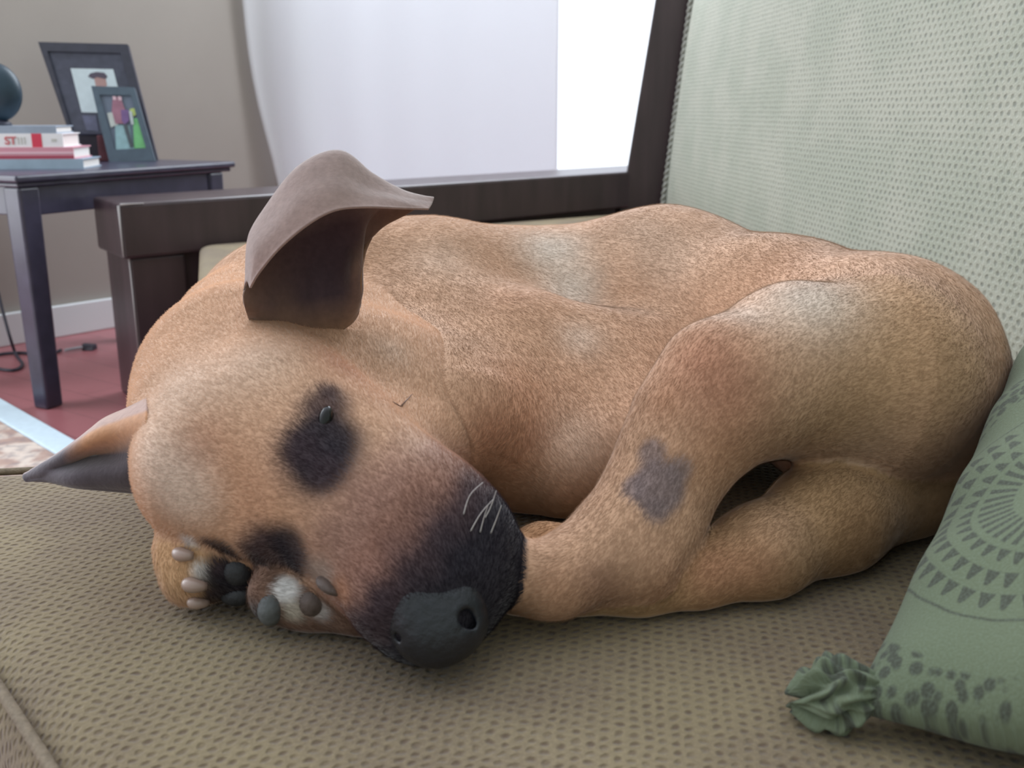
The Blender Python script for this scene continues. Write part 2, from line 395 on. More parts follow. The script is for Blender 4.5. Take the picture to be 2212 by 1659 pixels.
F('print', ((279, 240), (286, 242), (290, 270), (284, 270)), srgb(190, 196, 200), 0.0052)
F('print', ((266, 268), (276, 270), (290, 318), (282, 320)), srgb(78, 86, 92), 0.0046)

def stack_box(name, label, x1, yt, yb, Y, mat, cat, group=None, depth_=0.15, skew=6, x0=-140, zoff=0, label_parts=None, parent=None, bev=0.002):
    """a book seen from its spine side; right end at pixel x1"""
    br_ = P(x1, yb, Y); tr_ = P(x1 - skew, yt, Y)
    z0, z1 = br_.z, tr_.z
    L = (P(x1, yb, Y) - P(x0, yb, Y)).length
    a = Vector((br_.x, br_.y)); d = Vector((-0.985, -0.12)).normalized(); n = Vector((d.y, -d.x)); n = n if n.y > 0 else -n
    root = parent or empty(name, (a.x, a.y, z0), label, cat, group)
    return root, a, d, n, z0, z1, L
yS = 2.02
# book stack geometry: heights
zt = TZ
def book(label, x1, h, Ln, dep, spine, pages, kind='hard', shift=0.0, deco=None):
    global zt
    a0 = P(x1, 330, yS); a = Vector((a0.x, a0.y + shift)); d = Vector((-0.99, -0.10)).normalized(); n = Vector((-d.y, d.x)); n = n if n.y > 0 else -n
    root = empty('book', (a.x, a.y, zt), label, 'book', 'books stacked on the end table')
    q = lambda s0, s1, t0, t1: [a + d * s0 + n * t0, a + d * s1 + n * t0, a + d * s1 + n * t1, a + d * s0 + n * t1]
    c = 0.0022
    cov = mesh_obj('cover', [], [], spine, root); bpy.data.objects.remove(cov)
    V, Fc = [], []
    for (s0, s1, t0, t1, za, zb) in ((0, Ln, 0, dep, zt, zt + c), (0, Ln, 0, dep, zt + h - c, zt + h), (0, Ln, 0, c, zt + c, zt + h - c)):
        k = len(V)
        for z in (za, zb):
            for p in q(s0, s1, t0, t1): V.append((p.x, p.y, z))
        Fc += [tuple(k + i for i in f) for f in [(3, 2, 1, 0), (4, 5, 6, 7), (0, 1, 5, 4), (1, 2, 6, 5), (2, 3, 7, 6), (3, 0, 4, 7)]]
    fix_normals(mesh_obj('cover', V, Fc, spine, root))
    prism('pages', q(0.003, Ln - 0.003, c, dep - 0.004), zt + c, zt + h - c, pages, root, 0)
    if deco: deco(root, a, d, n, zt, h)
    zt += h
    return root
paper = plain('paper', srgb(220, 214, 210), 0.8, 0.08, 300, stretch=(1, 1, 12)); pink = plain('pinkish_cover', srgb(214, 150, 164), 0.35)
silver = plain('silver_blue_cover', srgb(160, 178, 196), 0.25, 0.2, 14, spec=0.8); greyc = plain('grey_cover', srgb(150, 160, 176), 0.5, 0.1, 40)
whitec = plain('white_cover', srgb(236, 232, 234), 0.45); redm = plain('red_ink', srgb(214, 60, 84), 0.5); red2 = plain('dark_red', srgb(170, 70, 90), 0.4); inkg = plain('faded_ink', srgb(200, 196, 190), 0.5)
book('silver blue book, lowest and longest of the stack on the end table', 177, 0.0195, 0.27, 0.12, silver, paper)
def d_pink(root, a, d, n, z, h):
    for k, (f0, f1, mt) in enumerate(((0.0, 0.28, red2), (0.45, 0.6, plain('rose_stripe', srgb(236, 196, 206), 0.3)))):
        p0 = a - n * 0.0006; p1 = p0 + d * 0.25
        hexa('stripe', [Vector((p0.x, p0.y, z + h * f0)), Vector((p1.x, p1.y, z + h * f0)), Vector((p1.x, p1.y + .001, z + h * f0)), Vector((p0.x, p0.y + .001, z + h * f0))],
             [Vector((p0.x, p0.y, z + h * f1)), Vector((p1.x, p1.y, z + h * f1)), Vector((p1.x, p1.y + .001, z + h * f1)), Vector((p0.x, p0.y + .001, z + h * f1))], mt, root, 0)
book('pink and red striped book lying under the white book', 159, 0.0225, 0.255, 0.115, pink, paper, deco=d_pink)
def d_white(root, a, d, n, z, h):
    # red band on the spine and the letters ST in red, fainter letters after them
    def strip(name, s0, s1, f0, f1, mt, off=0.0006):
        p0 = a + d * s0 - n * off; p1 = a + d * s1 - n * off; e_ = n * 0.0008
        pts = [p0, p1, p1 + e_, p0 + e_]
        hexa(name, [Vector((p.x, p.y, z + h * f0)) for p in pts], [Vector((p.x, p.y, z + h * f1)) for p in pts], mt, root, 0)
    strip('band', 0.040, 0.059, 0.0, 1.0, redm)
    def letter(txt, s, mt, size=0.021):
        cu = bpy.data.curves.new('title', 'FONT'); cu.body = txt; cu.size = size; cu.extrude = 0.0003; cu.offset = 0.0004
        tmp = bpy.data.objects.new('title_tmp', cu); COL.objects.link(tmp)
        dg = bpy.context.evaluated_depsgraph_get(); me = bpy.data.meshes.new_from_object(tmp.evaluated_get(dg)); bpy.data.objects.remove(tmp)
        me.materials.clear(); me.materials.append(mt)
        o = bpy.data.objects.new('title', me); COL.objects.link(o); o.parent = root
        p = a + d * s - n * 0.0012
        x = Vector((-d.x, -d.y, 0)); y = Vector((0, 0, 1)); zz = x.cross(y)
        mtx = Matrix((x, y, zz)).transposed().to_4x4(); mtx.translation = Vector((p.x, p.y, z + h * 0.22)) - root.location
        o.matrix_local = mtx
    letter('ST', 0.110, plain('red_title', srgb(206, 96, 100), 0.5))
    for s_ in (0.071, 0.077, 0.083): strip('faint_mark', s_, s_ + 0.0028, 0.22, 0.74, inkg)
    strip('faint_mark', 0.012, 0.022, 0.4, 0.62, inkg)
book('white book with a red band and red letters on its spine', 139, 0.0262, 0.24, 0.11, whitec, paper, deco=d_white)
book('grey blue book, topmost and thinnest of the stack', 127, 0.0145, 0.22, 0.105, greyc, paper)
# dark round ornament on the books
cx = P(-14, 192, yS + 0.05); rr = 0.055
V = []; nb_, na_ = 24, 32
root = empty('round_ornament', (cx.x, cx.y, zt), 'dark teal round ornament standing on the stack of books, cut by the left edge', 'ornament')
for i in range(nb_ + 1):
    th_ = math.pi * i / nb_
    for j in range(na_):
        ph = 2 * math.pi * j / na_
        V.append((cx.x + rr * math.sin(th_) * math.cos(ph), cx.y + rr * 0.55 * math.sin(th_) * math.sin(ph), zt + 0.006 + rr * 1.06 + rr * 1.06 * math.cos(th_)))
Fq = [(i * na_ + j, (i + 1) * na_ + j, (i + 1) * na_ + (j + 1) % na_, i * na_ + (j + 1) % na_) for i in range(nb_) for j in range(na_)]
mesh_obj('body', V, Fq, plain('teal_dark', srgb(38, 58, 72), 0.4, 0.2, 30), root, smooth=True)
V, Fq = tube_data([(cx.x, cx.y, zt), (cx.x, cx.y, zt + 0.006), (cx.x, cx.y, zt + 0.012)], [0.026, 0.024, 0.014], 20)
mesh_obj('foot', V, Fq, M['frame'], root, smooth=True)
# small dark box with a reddish figure between books and frames
bx0 = P(176, 350, 2.325)
root = empty('trinket_box', (bx0.x, bx0.y, TZ), 'small dark box with a reddish side, between the books and the small frame', 'box')
def bxx(name, x0, x1, h0, h1, d0, d1, mat):
    return prism(name, [(bx0.x + x0, bx0.y + d0), (bx0.x + x1, bx0.y + d0 + .01), (bx0.x + x1, bx0.y + d1 + .01), (bx0.x + x0, bx0.y + d1)], TZ + h0, TZ + h1, mat, root, 0.002)
bxx('box_body', 0.0, 0.040, 0, 0.058, 0, 0.028, plain('box_dark', srgb(40, 34, 46), 0.5)); bxx('lid', -0.002, 0.062, 0.058, 0.064, -0.001, 0.029, plain('box_lid', srgb(50, 50, 68), 0.5))
bxx('side_panel', 0.040, 0.060, 0, 0.058, 0.001, 0.027, plain('box_red', srgb(104, 58, 66), 0.5, 0.2, 50))

# ------------------------------------------------------------------ sofa
sofa = empty('sofa', (-0.1, 0.9, 0), 'large sofa with woven tan and grey-green cushions and a dark wooden frame', 'sofa')
# far arm: rail on a thick post, inner panel
A0 = P(255, 441, 1.80); A0 = Vector((A0.x, A0.y)); zr = P(255, 441, 1.80).z
A1 = P(1428, 366, 2.56); A1v = Vector((A1.x, A1.y)); zr1 = A1.z
ad = (A1v - A0).normalized(); an = Vector((-ad.y, ad.x)); AL = (A1v - A0).length
print('arm', A0, A1v, zr, zr1, AL, math.degrees(math.atan2(ad.y, ad.x)))
ARW = 0.19; RH = 0.100
def zl(s): return zr + (zr1 - zr) * s / AL
def abox(name, s0, s1, d0, d1, top, bot, mat, bev=0.004):
    pts = [A0 + ad * s0 + an * d0, A0 + ad * s1 + an * d0, A0 + ad * s1 + an * d1, A0 + ad * s0 + an * d1]
    ss = (s0, s1, s1, s0)
    T = [Vector((p.x, p.y, top(s) if callable(top) else top)) for p, s in zip(pts, ss)]
    Bt = [Vector((p.x, p.y, bot(s) if callable(bot) else bot)) for p, s in zip(pts, ss)]
    return hexa(name, Bt, T, mat, sofa, bev)
abox('arm_rail', 0, AL + 0.06, 0, ARW, lambda s: zl(s), lambda s: zl(s) - RH * (1 - 0.12 * s / AL), M['wood'], 0.006)
abox('arm_post', 0.012, 0.115, 0.010, ARW - 0.012, lambda s: zl(s) - RH, 0.0, M['wood'], 0.005)
abox('arm_panel', 0.115, AL, 0.022, 0.05, lambda s: zl(s) - RH * 0.8, 0.06, M['wood'], 0.002)
e0 = A0 + ad * 0.0 - an * 0.0005
o = tube('worn_edge', [(e0.x, e0.y, zr - 0.003), (e0.x, e0.y, zr - 0.05), (e0.x, e0.y, zr - 0.095)], [0.0022, 0.0014, 0.001], M['worn'], sofa, 6)
o['label'] = 'pale worn corner of the dark wood'
e1 = A0 + ad * 0.0118 + an * 0.0098
o = tube('worn_edge', [(e1.x, e1.y, zr - RH - 0.004), (e1.x, e1.y, 0.30), (e1.x, e1.y, 0.12)], [0.0022, 0.0012, 0.0008], M['worn'], sofa, 6)
o['label'] = 'pale worn corner of the dark wood'
e2 = [A0 + ad * 0.004 - an * 0.0, A0 + ad * 0.045 - an * 0.0]
tube('worn_edge', [(e2[0].x, e2[0].y, zr - 0.001), (e2[1].x, e2[1].y, zl(.045) - 0.0015)], [0.0026, 0.0008], M['worn'], sofa, 6)

def cushion(name, poly, z0, ztop, r, mat, ang, n_per=24, crown=0.0, parent=None, corner_r=0.05):
    """boxed cushion over a convex outline, rounded rim, tight top; UV in metres turned by ang"""
    poly = [Vector(p) for p in poly]; c = sum(poly, Vector((0, 0))) / len(poly)
    ring = []
    m = len(poly)
    for i in range(m):
        p, a, b_ = poly[i], poly[i - 1], poly[(i + 1) % m]
        da = (a - p).normalized(); db = (b_ - p).normalized()
        s_, e_ = p + da * corner_r, p + db * corner_r
        for k in range(8):
            t_ = k / 7; ring.append((1 - t_) ** 2 * s_ + 2 * t_ * (1 - t_) * p + t_ ** 2 * e_)
        nx = b_ + (p - b_).normalized() * corner_r
        for k in range(1, n_per): ring.append(e_ + (nx - e_) * k / n_per)
    N = len(ring); size = min((q - c).length for q in ring)
    prof = [(0.0 + r, z0)] + [(r * (1 - math.sin(t_)), z0 + r * (1 - math.cos(t_))) for t_ in np.linspace(0.3, math.pi / 2, 4)]
    prof += [(0, z0 + r + (ztop - z0 - 2 * r) * k / 3) for k in range(1, 3)]
    prof += [(r * (1 - math.cos(t_)), ztop - r + r * math.sin(t_)) for t_ in np.linspace(0, math.pi / 2, 7)]
    prof += [(r + (size - r) * f, ztop) for f in (0.04, 0.1, 0.2, 0.35, 0.5, 0.7, 0.85, 0.97)]
    V, UV = [], []
    ca, sa = math.cos(ang), math.sin(ang)
    for ins, z in prof:
        for q in ring:
            L_ = (q - c).length; p = c + (q - c) * (1 - min(ins / size, 1.0))
            zz = z + (crown * math.sin(min(1, ins / size) * math.pi / 2) if z == ztop else 0)
            V.append((p.x, p.y, zz))
            dirv = (q - c) / L_; w_ = p + dirv * (ztop - z)
            UV.append((w_.x * ca + w_.y * sa, -w_.x * sa + w_.y * ca))
    K = len(prof)
    Fc = [(k * N + i, k * N + (i + 1) % N, (k + 1) * N + (i + 1) % N, (k + 1) * N + i) for k in range(K - 1) for i in range(N)]
    V.append((c.x, c.y, ztop + crown)); UV.append((c.x * ca + c.y * sa, -c.x * sa + c.y * ca))
    Fc += [((K - 1) * N + i, (K - 1) * N + (i + 1) % N, len(V) - 1) for i in range(N)]
    Fc.append(tuple(range(N - 1, -1, -1)))
    o = fix_normals(mesh_obj(name, V, Fc, mat, parent, smooth=True, uvs=UV)); return o, ring
SA = math.radians(-8)
near_poly = [(-0.466, 0.655), (0.148, -0.06), (0.52, -0.06), (0.50, 0.80)]
oc, ring = cushion('seat_cushion', near_poly, 0.16, SEAT, 0.030, M['seat'], math.radians(32), parent=sofa, corner_r=0.07)
far_end0 = A0 - an * 0.006
far_poly = [(-0.250, 0.735), (0.50, 0.835), (0.47, 2.30), (A0 + ad * (AL * 0.93) - an * 0.012), (A0 + ad * 0.135 - an * 0.012)]
far_poly = [Vector(p) for p in far_poly]
o2, ring2 = cushion('seat_cushion', far_poly, 0.17, SEAT, 0.014, M['seat'], math.radians(32), parent=sofa, corner_r=0.02)
# piping around the near cushion
rp = [Vector((q.x, q.y)) for q in ring]; cc = sum(rp, Vector((0, 0))) / len(rp)
pp = [(cc + (q - cc) * 0.972) for q in rp]; pp.append(pp[0])
tube('piping', [(q.x, q.y, SEAT - 0.0045) for q in pp], 0.0028, plain('seat_piping', srgb(122, 108, 90), 0.9, 0.2, 300, 0.5), sofa, 6)
# wooden seat base under the cushions
prism('seat_base', [(-0.43, 0.64), (0.08, 0.0), (0.50, 0.0), (0.49, 0.78)], 0.06, 0.162, M['wood'], sofa, 0.005)
fb = [(-0.235, 0.76), (0.47, 0.86), (0.44, 2.2), tuple(A0 + ad * 0.19 + an * 0.0)]
prism('seat_base', fb, 0.05, 0.172, M['wood'], sofa, 0.005)
for p in ((-0.36, 0.62), (0.12, 0.02), (0.46, 0.04)):
    prism('leg', [(p[0] - .02, p[1] - .02), (p[0] + .02, p[1] - .02), (p[0] + .02, p[1] + .02), (p[0] - .02, p[1] + .02)], 0, 0.062, M['wood'], sofa, 0.003)

# back cushion: a leaning slab from the far arm towards the viewer
bA = P(1437, 455, 2.45); bT = P(1503, -20, 2.47)         # far edge bottom and top
nearX = 0.53
NU, NVv = 70, 40
V, UV = [], []
up = (bT - bA).normalized(); Hh = (bT - bA).length * 1.14
nb0 = Vector((nearX, 0.15, bA.z)); along = (nb0 - bA); AL2 = along.length; al = along.normalized()
nn = al.cross(up).normalized()
if nn.x > 0: nn = -nn
TH = 0.13
bA = bA - up * 0.02
def back_pt(u, v, side):
    su = min(u, 1 - u) * AL2; sv = min(v, 1 - v) * Hh
    rim = (1 - math.exp(-su / 0.045)) * (1 - math.exp(-sv / 0.06))
    bulge = 0.025 * rim
    p = bA + al * (u * AL2) + up * (v * Hh)
    return p + nn * (bulge if side > 0 else -TH)
for i in range(NU):
    u = i / (NU - 1); u = u * u * (3 - 2 * u) * 0.35 + u * 0.65
    for j in range(NVv):
        v = j / (NVv - 1); p = back_pt(u, v, 1); V.append(p); UV.append((u * AL2, v * Hh))
n1_ = len(V)
for i in range(NU):
    u = i / (NU - 1); u = u * u * (3 - 2 * u) * 0.35 + u * 0.65
    for j in range(NVv):
        v = j / (NVv - 1); V.append(back_pt(u, v, -1)); UV.append((u * AL2, v * Hh))
Fc = grid_faces(NU, NVv); Fc += [tuple(n1_ + k for k in f[::-1]) for f in Fc]
for i in range(NU - 1):
    for j in (0, NVv - 1): Fc.append((i * NVv + j, (i + 1) * NVv + j, n1_ + (i + 1) * NVv + j, n1_ + i * NVv + j))
for j in range(NVv - 1):
    for i in (0, NU - 1): Fc.append((i * NVv + j, i * NVv + j + 1, n1_ + i * NVv + j + 1, n1_ + i * NVv + j))
fix_normals(mesh_obj('back_cushion', V, Fc, M['back'], sofa, smooth=True, uvs=UV))
# twisted piping down the far edge
core = [bA + up * (Hh * k / 90) + nn * 0.006 - al * 0.004 for k in range(91)]
V, Fq = [], []
for s in range(2):
    pts = [c + (nn * math.cos(k * 1.3 + s * math.pi) + al * math.sin(k * 1.3 + s * math.pi)) * 0.004 for k, c in enumerate(core)]
    pts = catmull([tuple(q) for q in pts], 360)
    v_, f_ = tube_data(pts, 0.0048, 6); k0 = len(V); V += v_; Fq += [tuple(k0 + i for i in f) for f in f_]
fix_normals(mesh_obj('piping', V, Fq, M['piping'], sofa, smooth=True))
# back post of dark wood beside the cushion
def bp_(px, py, Y): return P(px, py, Y)
b4 = [bp_(1352, 372, 2.50), bp_(1440, 372, 2.50), bp_(1470, 372, 2.62), bp_(1380, 372, 2.62)]
t4 = [bp_(1424, -60, 2.50), bp_(1530, -60, 2.50), bp_(1560, -60, 2.62), bp_(1450, -60, 2.62)]
lo = [b4[k] + (b4[k] - t4[k]) * 0.55 for k in range(4)]
hexa('back_post', lo, t4, M['wood'], sofa, 0.006)
# back frame board behind the cushions
q0 = bA - nn * (TH + 0.004); q1 = q0 + al * AL2
hexa('back_board', [q0, q1, q1 - nn * 0.03, q0 - nn * 0.03], [p + up * Hh * 0.93 for p in (q0, q1, q1 - nn * 0.03, q0 - nn * 0.03)], M['wood'], sofa, 0.004)

# ------------------------------------------------------------------ the dog
S = 0.8
def sphere_at(px, py, h, rpx):
    """centre and radius; h is height over the seat (None: resting on it)"""
    if h is None:
        hh = 0.03
        for _ in range(12):
            c = PZ(px, py, SEAT + hh); hh = rpx / FPX * depth(c)
        hh *= 0.97
    else: hh = h * S
    c = PZ(px, py, SEAT + hh)
    return np.array(c), rpx / FPX * depth(c)
def chain(pts): return [sphere_at(*p) for p in pts]
G = {}   # group -> (list of (a, ra, b, rb), k)
def add(group, pts, k=0.02):
    ch = chain(pts); L_ = G.setdefault(group, ([], k))[0]
    if len(ch) == 1: L_.append((ch[0][0], ch[0][1], ch[0][0] + 1e-4, ch[0][1]))
    for i in range(len(ch) - 1): L_.append((ch[i][0], ch[i][1], ch[i + 1][0], ch[i + 1][1]))
# torso, scruff to rump
add('body', [(606, 722, .105, 194), (720, 705, .11, 208), (930, 705, .105, 215), (1160, 702, .10, 190), (1430, 692, .105, 226), (1690, 752, .105, 218), (1890, 822, .105, 248)], 0.030)
add('body', [(1890, 822, .105, 248), (2010, 930, None, 160)])
add('body', [(980, 790, .09, 178), (1100, 930, .06, 150), (1230, 1000, .045, 120)])       # chest and belly
add('body', [(1150, 790, .095, 160), (1330, 860, .07, 160), (1420, 960, .06, 120)])
add('body', [(880, 765, .10, 150), (1010, 900, .09, 110)])                                 # skin fold of the neck
# head
add('head', [(525, 850, .105, 228), (610, 960, .095, 205), (740, 1050, .08, 178), (862, 1130, .067, 155), (930, 1222, .052, 142)], 0.022)
add('head', [(520, 728, .12, 142), (560, 805, .11, 190)])                                 # back of the skull
add('head', [(700, 800, .10, 190), (775, 890, .088, 200), (840, 990, .075, 150)])           # near cheek
add('head', [(450, 930, .095, 158), (470, 1010, .085, 150), (600, 1100, .068, 100)])       # far cheek
add('head', [(955, 1110, .062, 92), (985, 1180, .055, 104), (985, 1262, .040, 100)])      # near lip
add('head', [(800, 1200, .052, 95), (860, 1290, .038, 85)])                                # far lip
add('head', [(905, 1290, .042, 98), (925, 1335, .032, 84)])
# near hind leg
add('thigh', [(1880, 820, .12, 215), (1720, 800, .13, 175), (1570, 850, .125, 150), (1485, 930, .105, 112), (1430, 1020, .082, 92), (1370, 1120, .058, 84), (1300, 1195, .042, 80), (1200, 1250, .034, 68), (1120, 1278, None, 58)], 0.018)
add('thigh', [(1510, 1000, .085, 55), (1440, 1120, .055, 58), (1395, 1225, .035, 62)])
add('shank', [(2080, 960, None, 105), (1950, 1048, None, 108), (1790, 1118, None, 116), (1640, 1196, None, 94), (1500, 1244, None, 68), (1380, 1268, None, 60), (1250, 1284, None, 54)], 0.015)
add('farfoot', [(1250, 1180, None, 50), (1170, 1188, None, 52), (1100, 1215, None, 50)], 0.01)
# front paws under the chin
add('paw', [(470, 1110, .05, 62), (425, 1185, .035, 74), (425, 1245, None, 72)], 0.014)
add('paw', [(385, 1180, .03, 34), (398, 1215, None, 34)])
add('paw', [(455, 1215, .034, 50), (520, 1225, .028, 62)])
add('paw2', [(600, 1290, .022, 58), (680, 1300, None, 62), (790, 1305, None, 66), (880, 1290, None, 50)], 0.012)
add('paw2', [(590, 1265, .03, 34), (700, 1258, .03, 28), (790, 1275, .026, 30)])
add('foreleg', [(560, 1190, .03, 62), (700, 1230, .02, 60), (860, 1180, .03, 80)], 0.014)
GN = list(G)
CARVE = []   # grooves: (a, b, r)
def groove(p, q, rpx, lift):
    a, r = sphere_at(*p, rpx); b_, _ = sphere_at(*q, rpx); CARVE.append((a, b_, r))

def cone(P_, a, ra, b, rb):
    ba = b - a; l2 = float(ba @ ba)
    t_ = np.clip(((P_ - a) @ ba) / l2, 0, 1)
    d = np.sqrt((((P_ - a) - t_[..., None] * ba) ** 2).sum(-1))
    return d - (ra + (rb - ra) * t_), t_
def smin(a, b, k):
    h = np.maximum(k - np.abs(a - b), 0) / k
    return np.minimum(a, b) - h * h * k * 0.25
KOUT = {'default': 0.006}
def field(Pq, want=False):
    per = []
    for g in GN:
        prims, k = G[g]; f = None
        for (a, ra, b, rb) in prims:
            d, _ = cone(Pq, a, ra, b, rb); f = d if f is None else smin(f, d, k)
        per.append(f)
    tot = per[0]
    for g, f in zip(GN[1:], per[1:]):
        tot = smin(tot, f, {'head': 0.026, 'thigh': 0.016}.get(g, 0.007))
    tot = -smin(-tot, Pq[..., 2] - (SEAT - 0.001), 0.010)           # flatten on the seat
    return (tot, np.array(per)) if want else tot

def surface_nets(lo, hi, res, fn_local):
    nx, ny, nz = [int((hi[i] - lo[i]) / res) + 2 for i in range(3)]
    xs = [lo[i] + res * np.arange(n) for i, n in enumerate((nx, ny, nz))]
    F_ = fn_local(xs, res)
    ins = F_ < 0
    acc = np.zeros((nx - 1, ny - 1, nz - 1, 3), np.float32); cnt = np.zeros((nx - 1, ny - 1, nz - 1), np.float32)
    for ax in range(3):
        o1, o2 = [a for a in range(3) if a != ax]
        sl0 = [slice(None)] * 3; sl1 = [slice(None)] * 3; sl0[ax] = slice(0, -1); sl1[ax] = slice(1, None)
        A_, B_ = F_[tuple(sl0)], F_[tuple(sl1)]; cr_ = (A_ < 0) != (B_ < 0)
        with np.errstate(divide='ignore', invalid='ignore'): t_ = np.where(cr_, A_ / (A_ - B_), 0)
        for i1 in (0, 1):
            for i2 in (0, 1):
                s = [slice(None)] * 3; s[o1] = slice(i1, i1 + [nx, ny, nz][o1] - 1); s[o2] = slice(i2, i2 + [nx, ny, nz][o2] - 1)
                c_ = cr_[tuple(s)]; tt = t_[tuple(s)]
                cnt += c_; acc[..., ax] += tt * c_; acc[..., o1] += i1 * c_; acc[..., o2] += i2 * c_
    act = cnt > 0; idx = -np.ones(cnt.shape, np.int64); ii = np.argwhere(act); idx[act] = np.arange(len(ii))
    V_ = np.array([lo[0], lo[1], lo[2]]) + (ii + acc[act] / cnt[act][:, None]) * res
    Fs = []
    for ax in range(3):
        o1, o2 = [(1, 2), (2, 0), (0, 1)][ax]
        sl0 = [slice(None)] * 3; sl1 = [slice(None)] * 3; sl0[ax] = slice(0, -1); sl1[ax] = slice(1, None)
        a_, b_ = ins[tuple(sl0)], ins[tuple(sl1)]
        for cond, flip in ((a_ & ~b_, False), (~a_ & b_, True)):
            e_ = np.argwhere(cond); e_ = e_[(e_[:, o1] > 0) & (e_[:, o2] > 0) & (e_[:, o1] < cnt.shape[o1]) & (e_[:, o2] < cnt.shape[o2])]
            if not len(e_): continue
            def g_(d1, d2):
                q = e_.copy(); q[:, o1] -= d1; q[:, o2] -= d2; return idx[q[:, 0], q[:, 1], q[:, 2]]
            quad = np.stack([g_(1, 1), g_(0, 1), g_(0, 0), g_(1, 0)], 1)
            Fs.append(quad[:, ::-1] if flip else quad)
    return V_, np.concatenate(Fs)

def dog_local(xs, res):
    shp = tuple(len(x) for x in xs); tot = None
    for g in GN:
        prims, k = G[g]; f = np.full(shp, 0.06, np.float32)
        for (a, ra, b, rb) in prims:
            mg = max(ra, rb) + 0.045; lo_ = np.minimum(a, b) - mg; hi_ = np.maximum(a, b) + mg
            sl = tuple(slice(int(np.searchsorted(xs[i], lo_[i])), int(np.searchsorted(xs[i], hi_[i]))) for i in range(3))
            if any(s.stop <= s.start for s in sl): continue
            gx, gy, gz = np.meshgrid(xs[0][sl[0]], xs[1][sl[1]], xs[2][sl[2]], indexing='ij')
            Pq = np.stack([gx, gy, gz], -1)
            d, _ = cone(Pq, a, ra, b, rb); f[sl] = smin(f[sl], d, k)
        tot = f if tot is None else smin(tot, f, {'head': 0.026, 'thigh': 0.016}.get(g, 0.007))
    z = xs[2][None, None, :] - (SEAT - 0.001)
    return -smin(-tot, np.broadcast_to(z, shp).astype(np.float32), 0.010)
allp = np.array([c for g in GN for p in G[g][0] for c in (p[0] - p[1], p[0] + p[1], p[2] - p[3], p[2] + p[3])])
lo_ = allp.min(0) - 0.012; hi_ = allp.max(0) + 0.012; lo_[2] = SEAT - 0.012
print('dog bounds', lo_, hi_)
DV, DF = surface_nets(lo_, hi_, 0.0026, dog_local)
def grad(Pq, e_=0.0008):
    g = np.stack([field(Pq + np.eye(3)[i] * e_) - field(Pq - np.eye(3)[i] * e_) for i in range(3)], -1)
    return g / (np.linalg.norm(g, axis=1)[:, None] + 1e-9)
for _ in range(2):
    DV = DV - grad(DV) * field(DV)[:, None] * 0.9
DN = grad(DV)
ftot, per = field(DV, True)
grp = np.argmin(per, 0)
print('dog verts', len(DV), 'faces', len(DF))
bvh = BVHTree.FromPolygons([Vector(v) for v in DV], [tuple(int(i) for i in f) for f in DF])
EYE = Vector((0, 0, CAMZ))
def hit(px, py):
    d = (P(px, py, 1.0) - EYE).normalized()
    loc, nr, idx_, dist = bvh.ray_cast(EYE, d)
    return loc
def hitgroup(loc): return int(np.argmin(((DV - np.array(loc)) ** 2).sum(1)))

# coat colours -------------------------------------------------------
c_tan = np.array(srgb(206, 164, 134)); c_pale = np.array(srgb(224, 201, 182)); c_or = np.array(srgb(194, 142, 110)); c_rust = np.array(srgb(180, 122, 96))
c_cream = np.array(srgb(230, 214, 198)); c_dark = np.array(srgb(62, 50, 54)); c_black = np.array(srgb(44, 40, 46)); c_brown = np.array(srgb(140, 100, 84)); c_mauve = np.array(srgb(158, 122, 108))
c_grey = np.array(srgb(140, 122, 120)); c_white = np.array(srgb(228, 224, 222)); c_deep = np.array(srgb(110, 82, 66)); c_olive = np.array(srgb(184, 148, 110))
DC = np.tile(c_tan, (len(DV), 1))
def spot(px, py, rpx, col, amt=1.0, soft=0.5, ry=None, rot=0, only=True):
    """a marking, or painted light or shade, around the point of the coat seen at px,py; size in metres from its real distance"""
    loc = hit(px, py)
    if loc is None: return
    r = rpx / FPX * depth(loc); l = np.array(loc)
    dv = DV - l
    if ry:
        sc = ry / rpx; ax = np.array([math.cos(rot), 0, -math.sin(rot)]); along_ = dv @ ax
        perp = dv - along_[:, None] * ax
        d = np.sqrt(along_ ** 2 + (np.linalg.norm(perp, axis=1) / sc) ** 2) / r
    else: d = np.linalg.norm(dv, axis=1) / r
    if soft >= 0.85: w_ = np.exp(-(d * 1.25) ** 2) * amt * 0.85
    else: w_ = 1 - np.clip((d - (1 - soft)) / (soft + 1e-6) * 0.9 , 0, 1); w_ = w_ * w_ * (3 - 2 * w_) * amt
    if only:
        g0 = grp[hitgroup(loc)]; w_ = w_ * (grp == g0)
    global DC
    DC = DC * (1 - w_[:, None]) + col * w_[:, None]
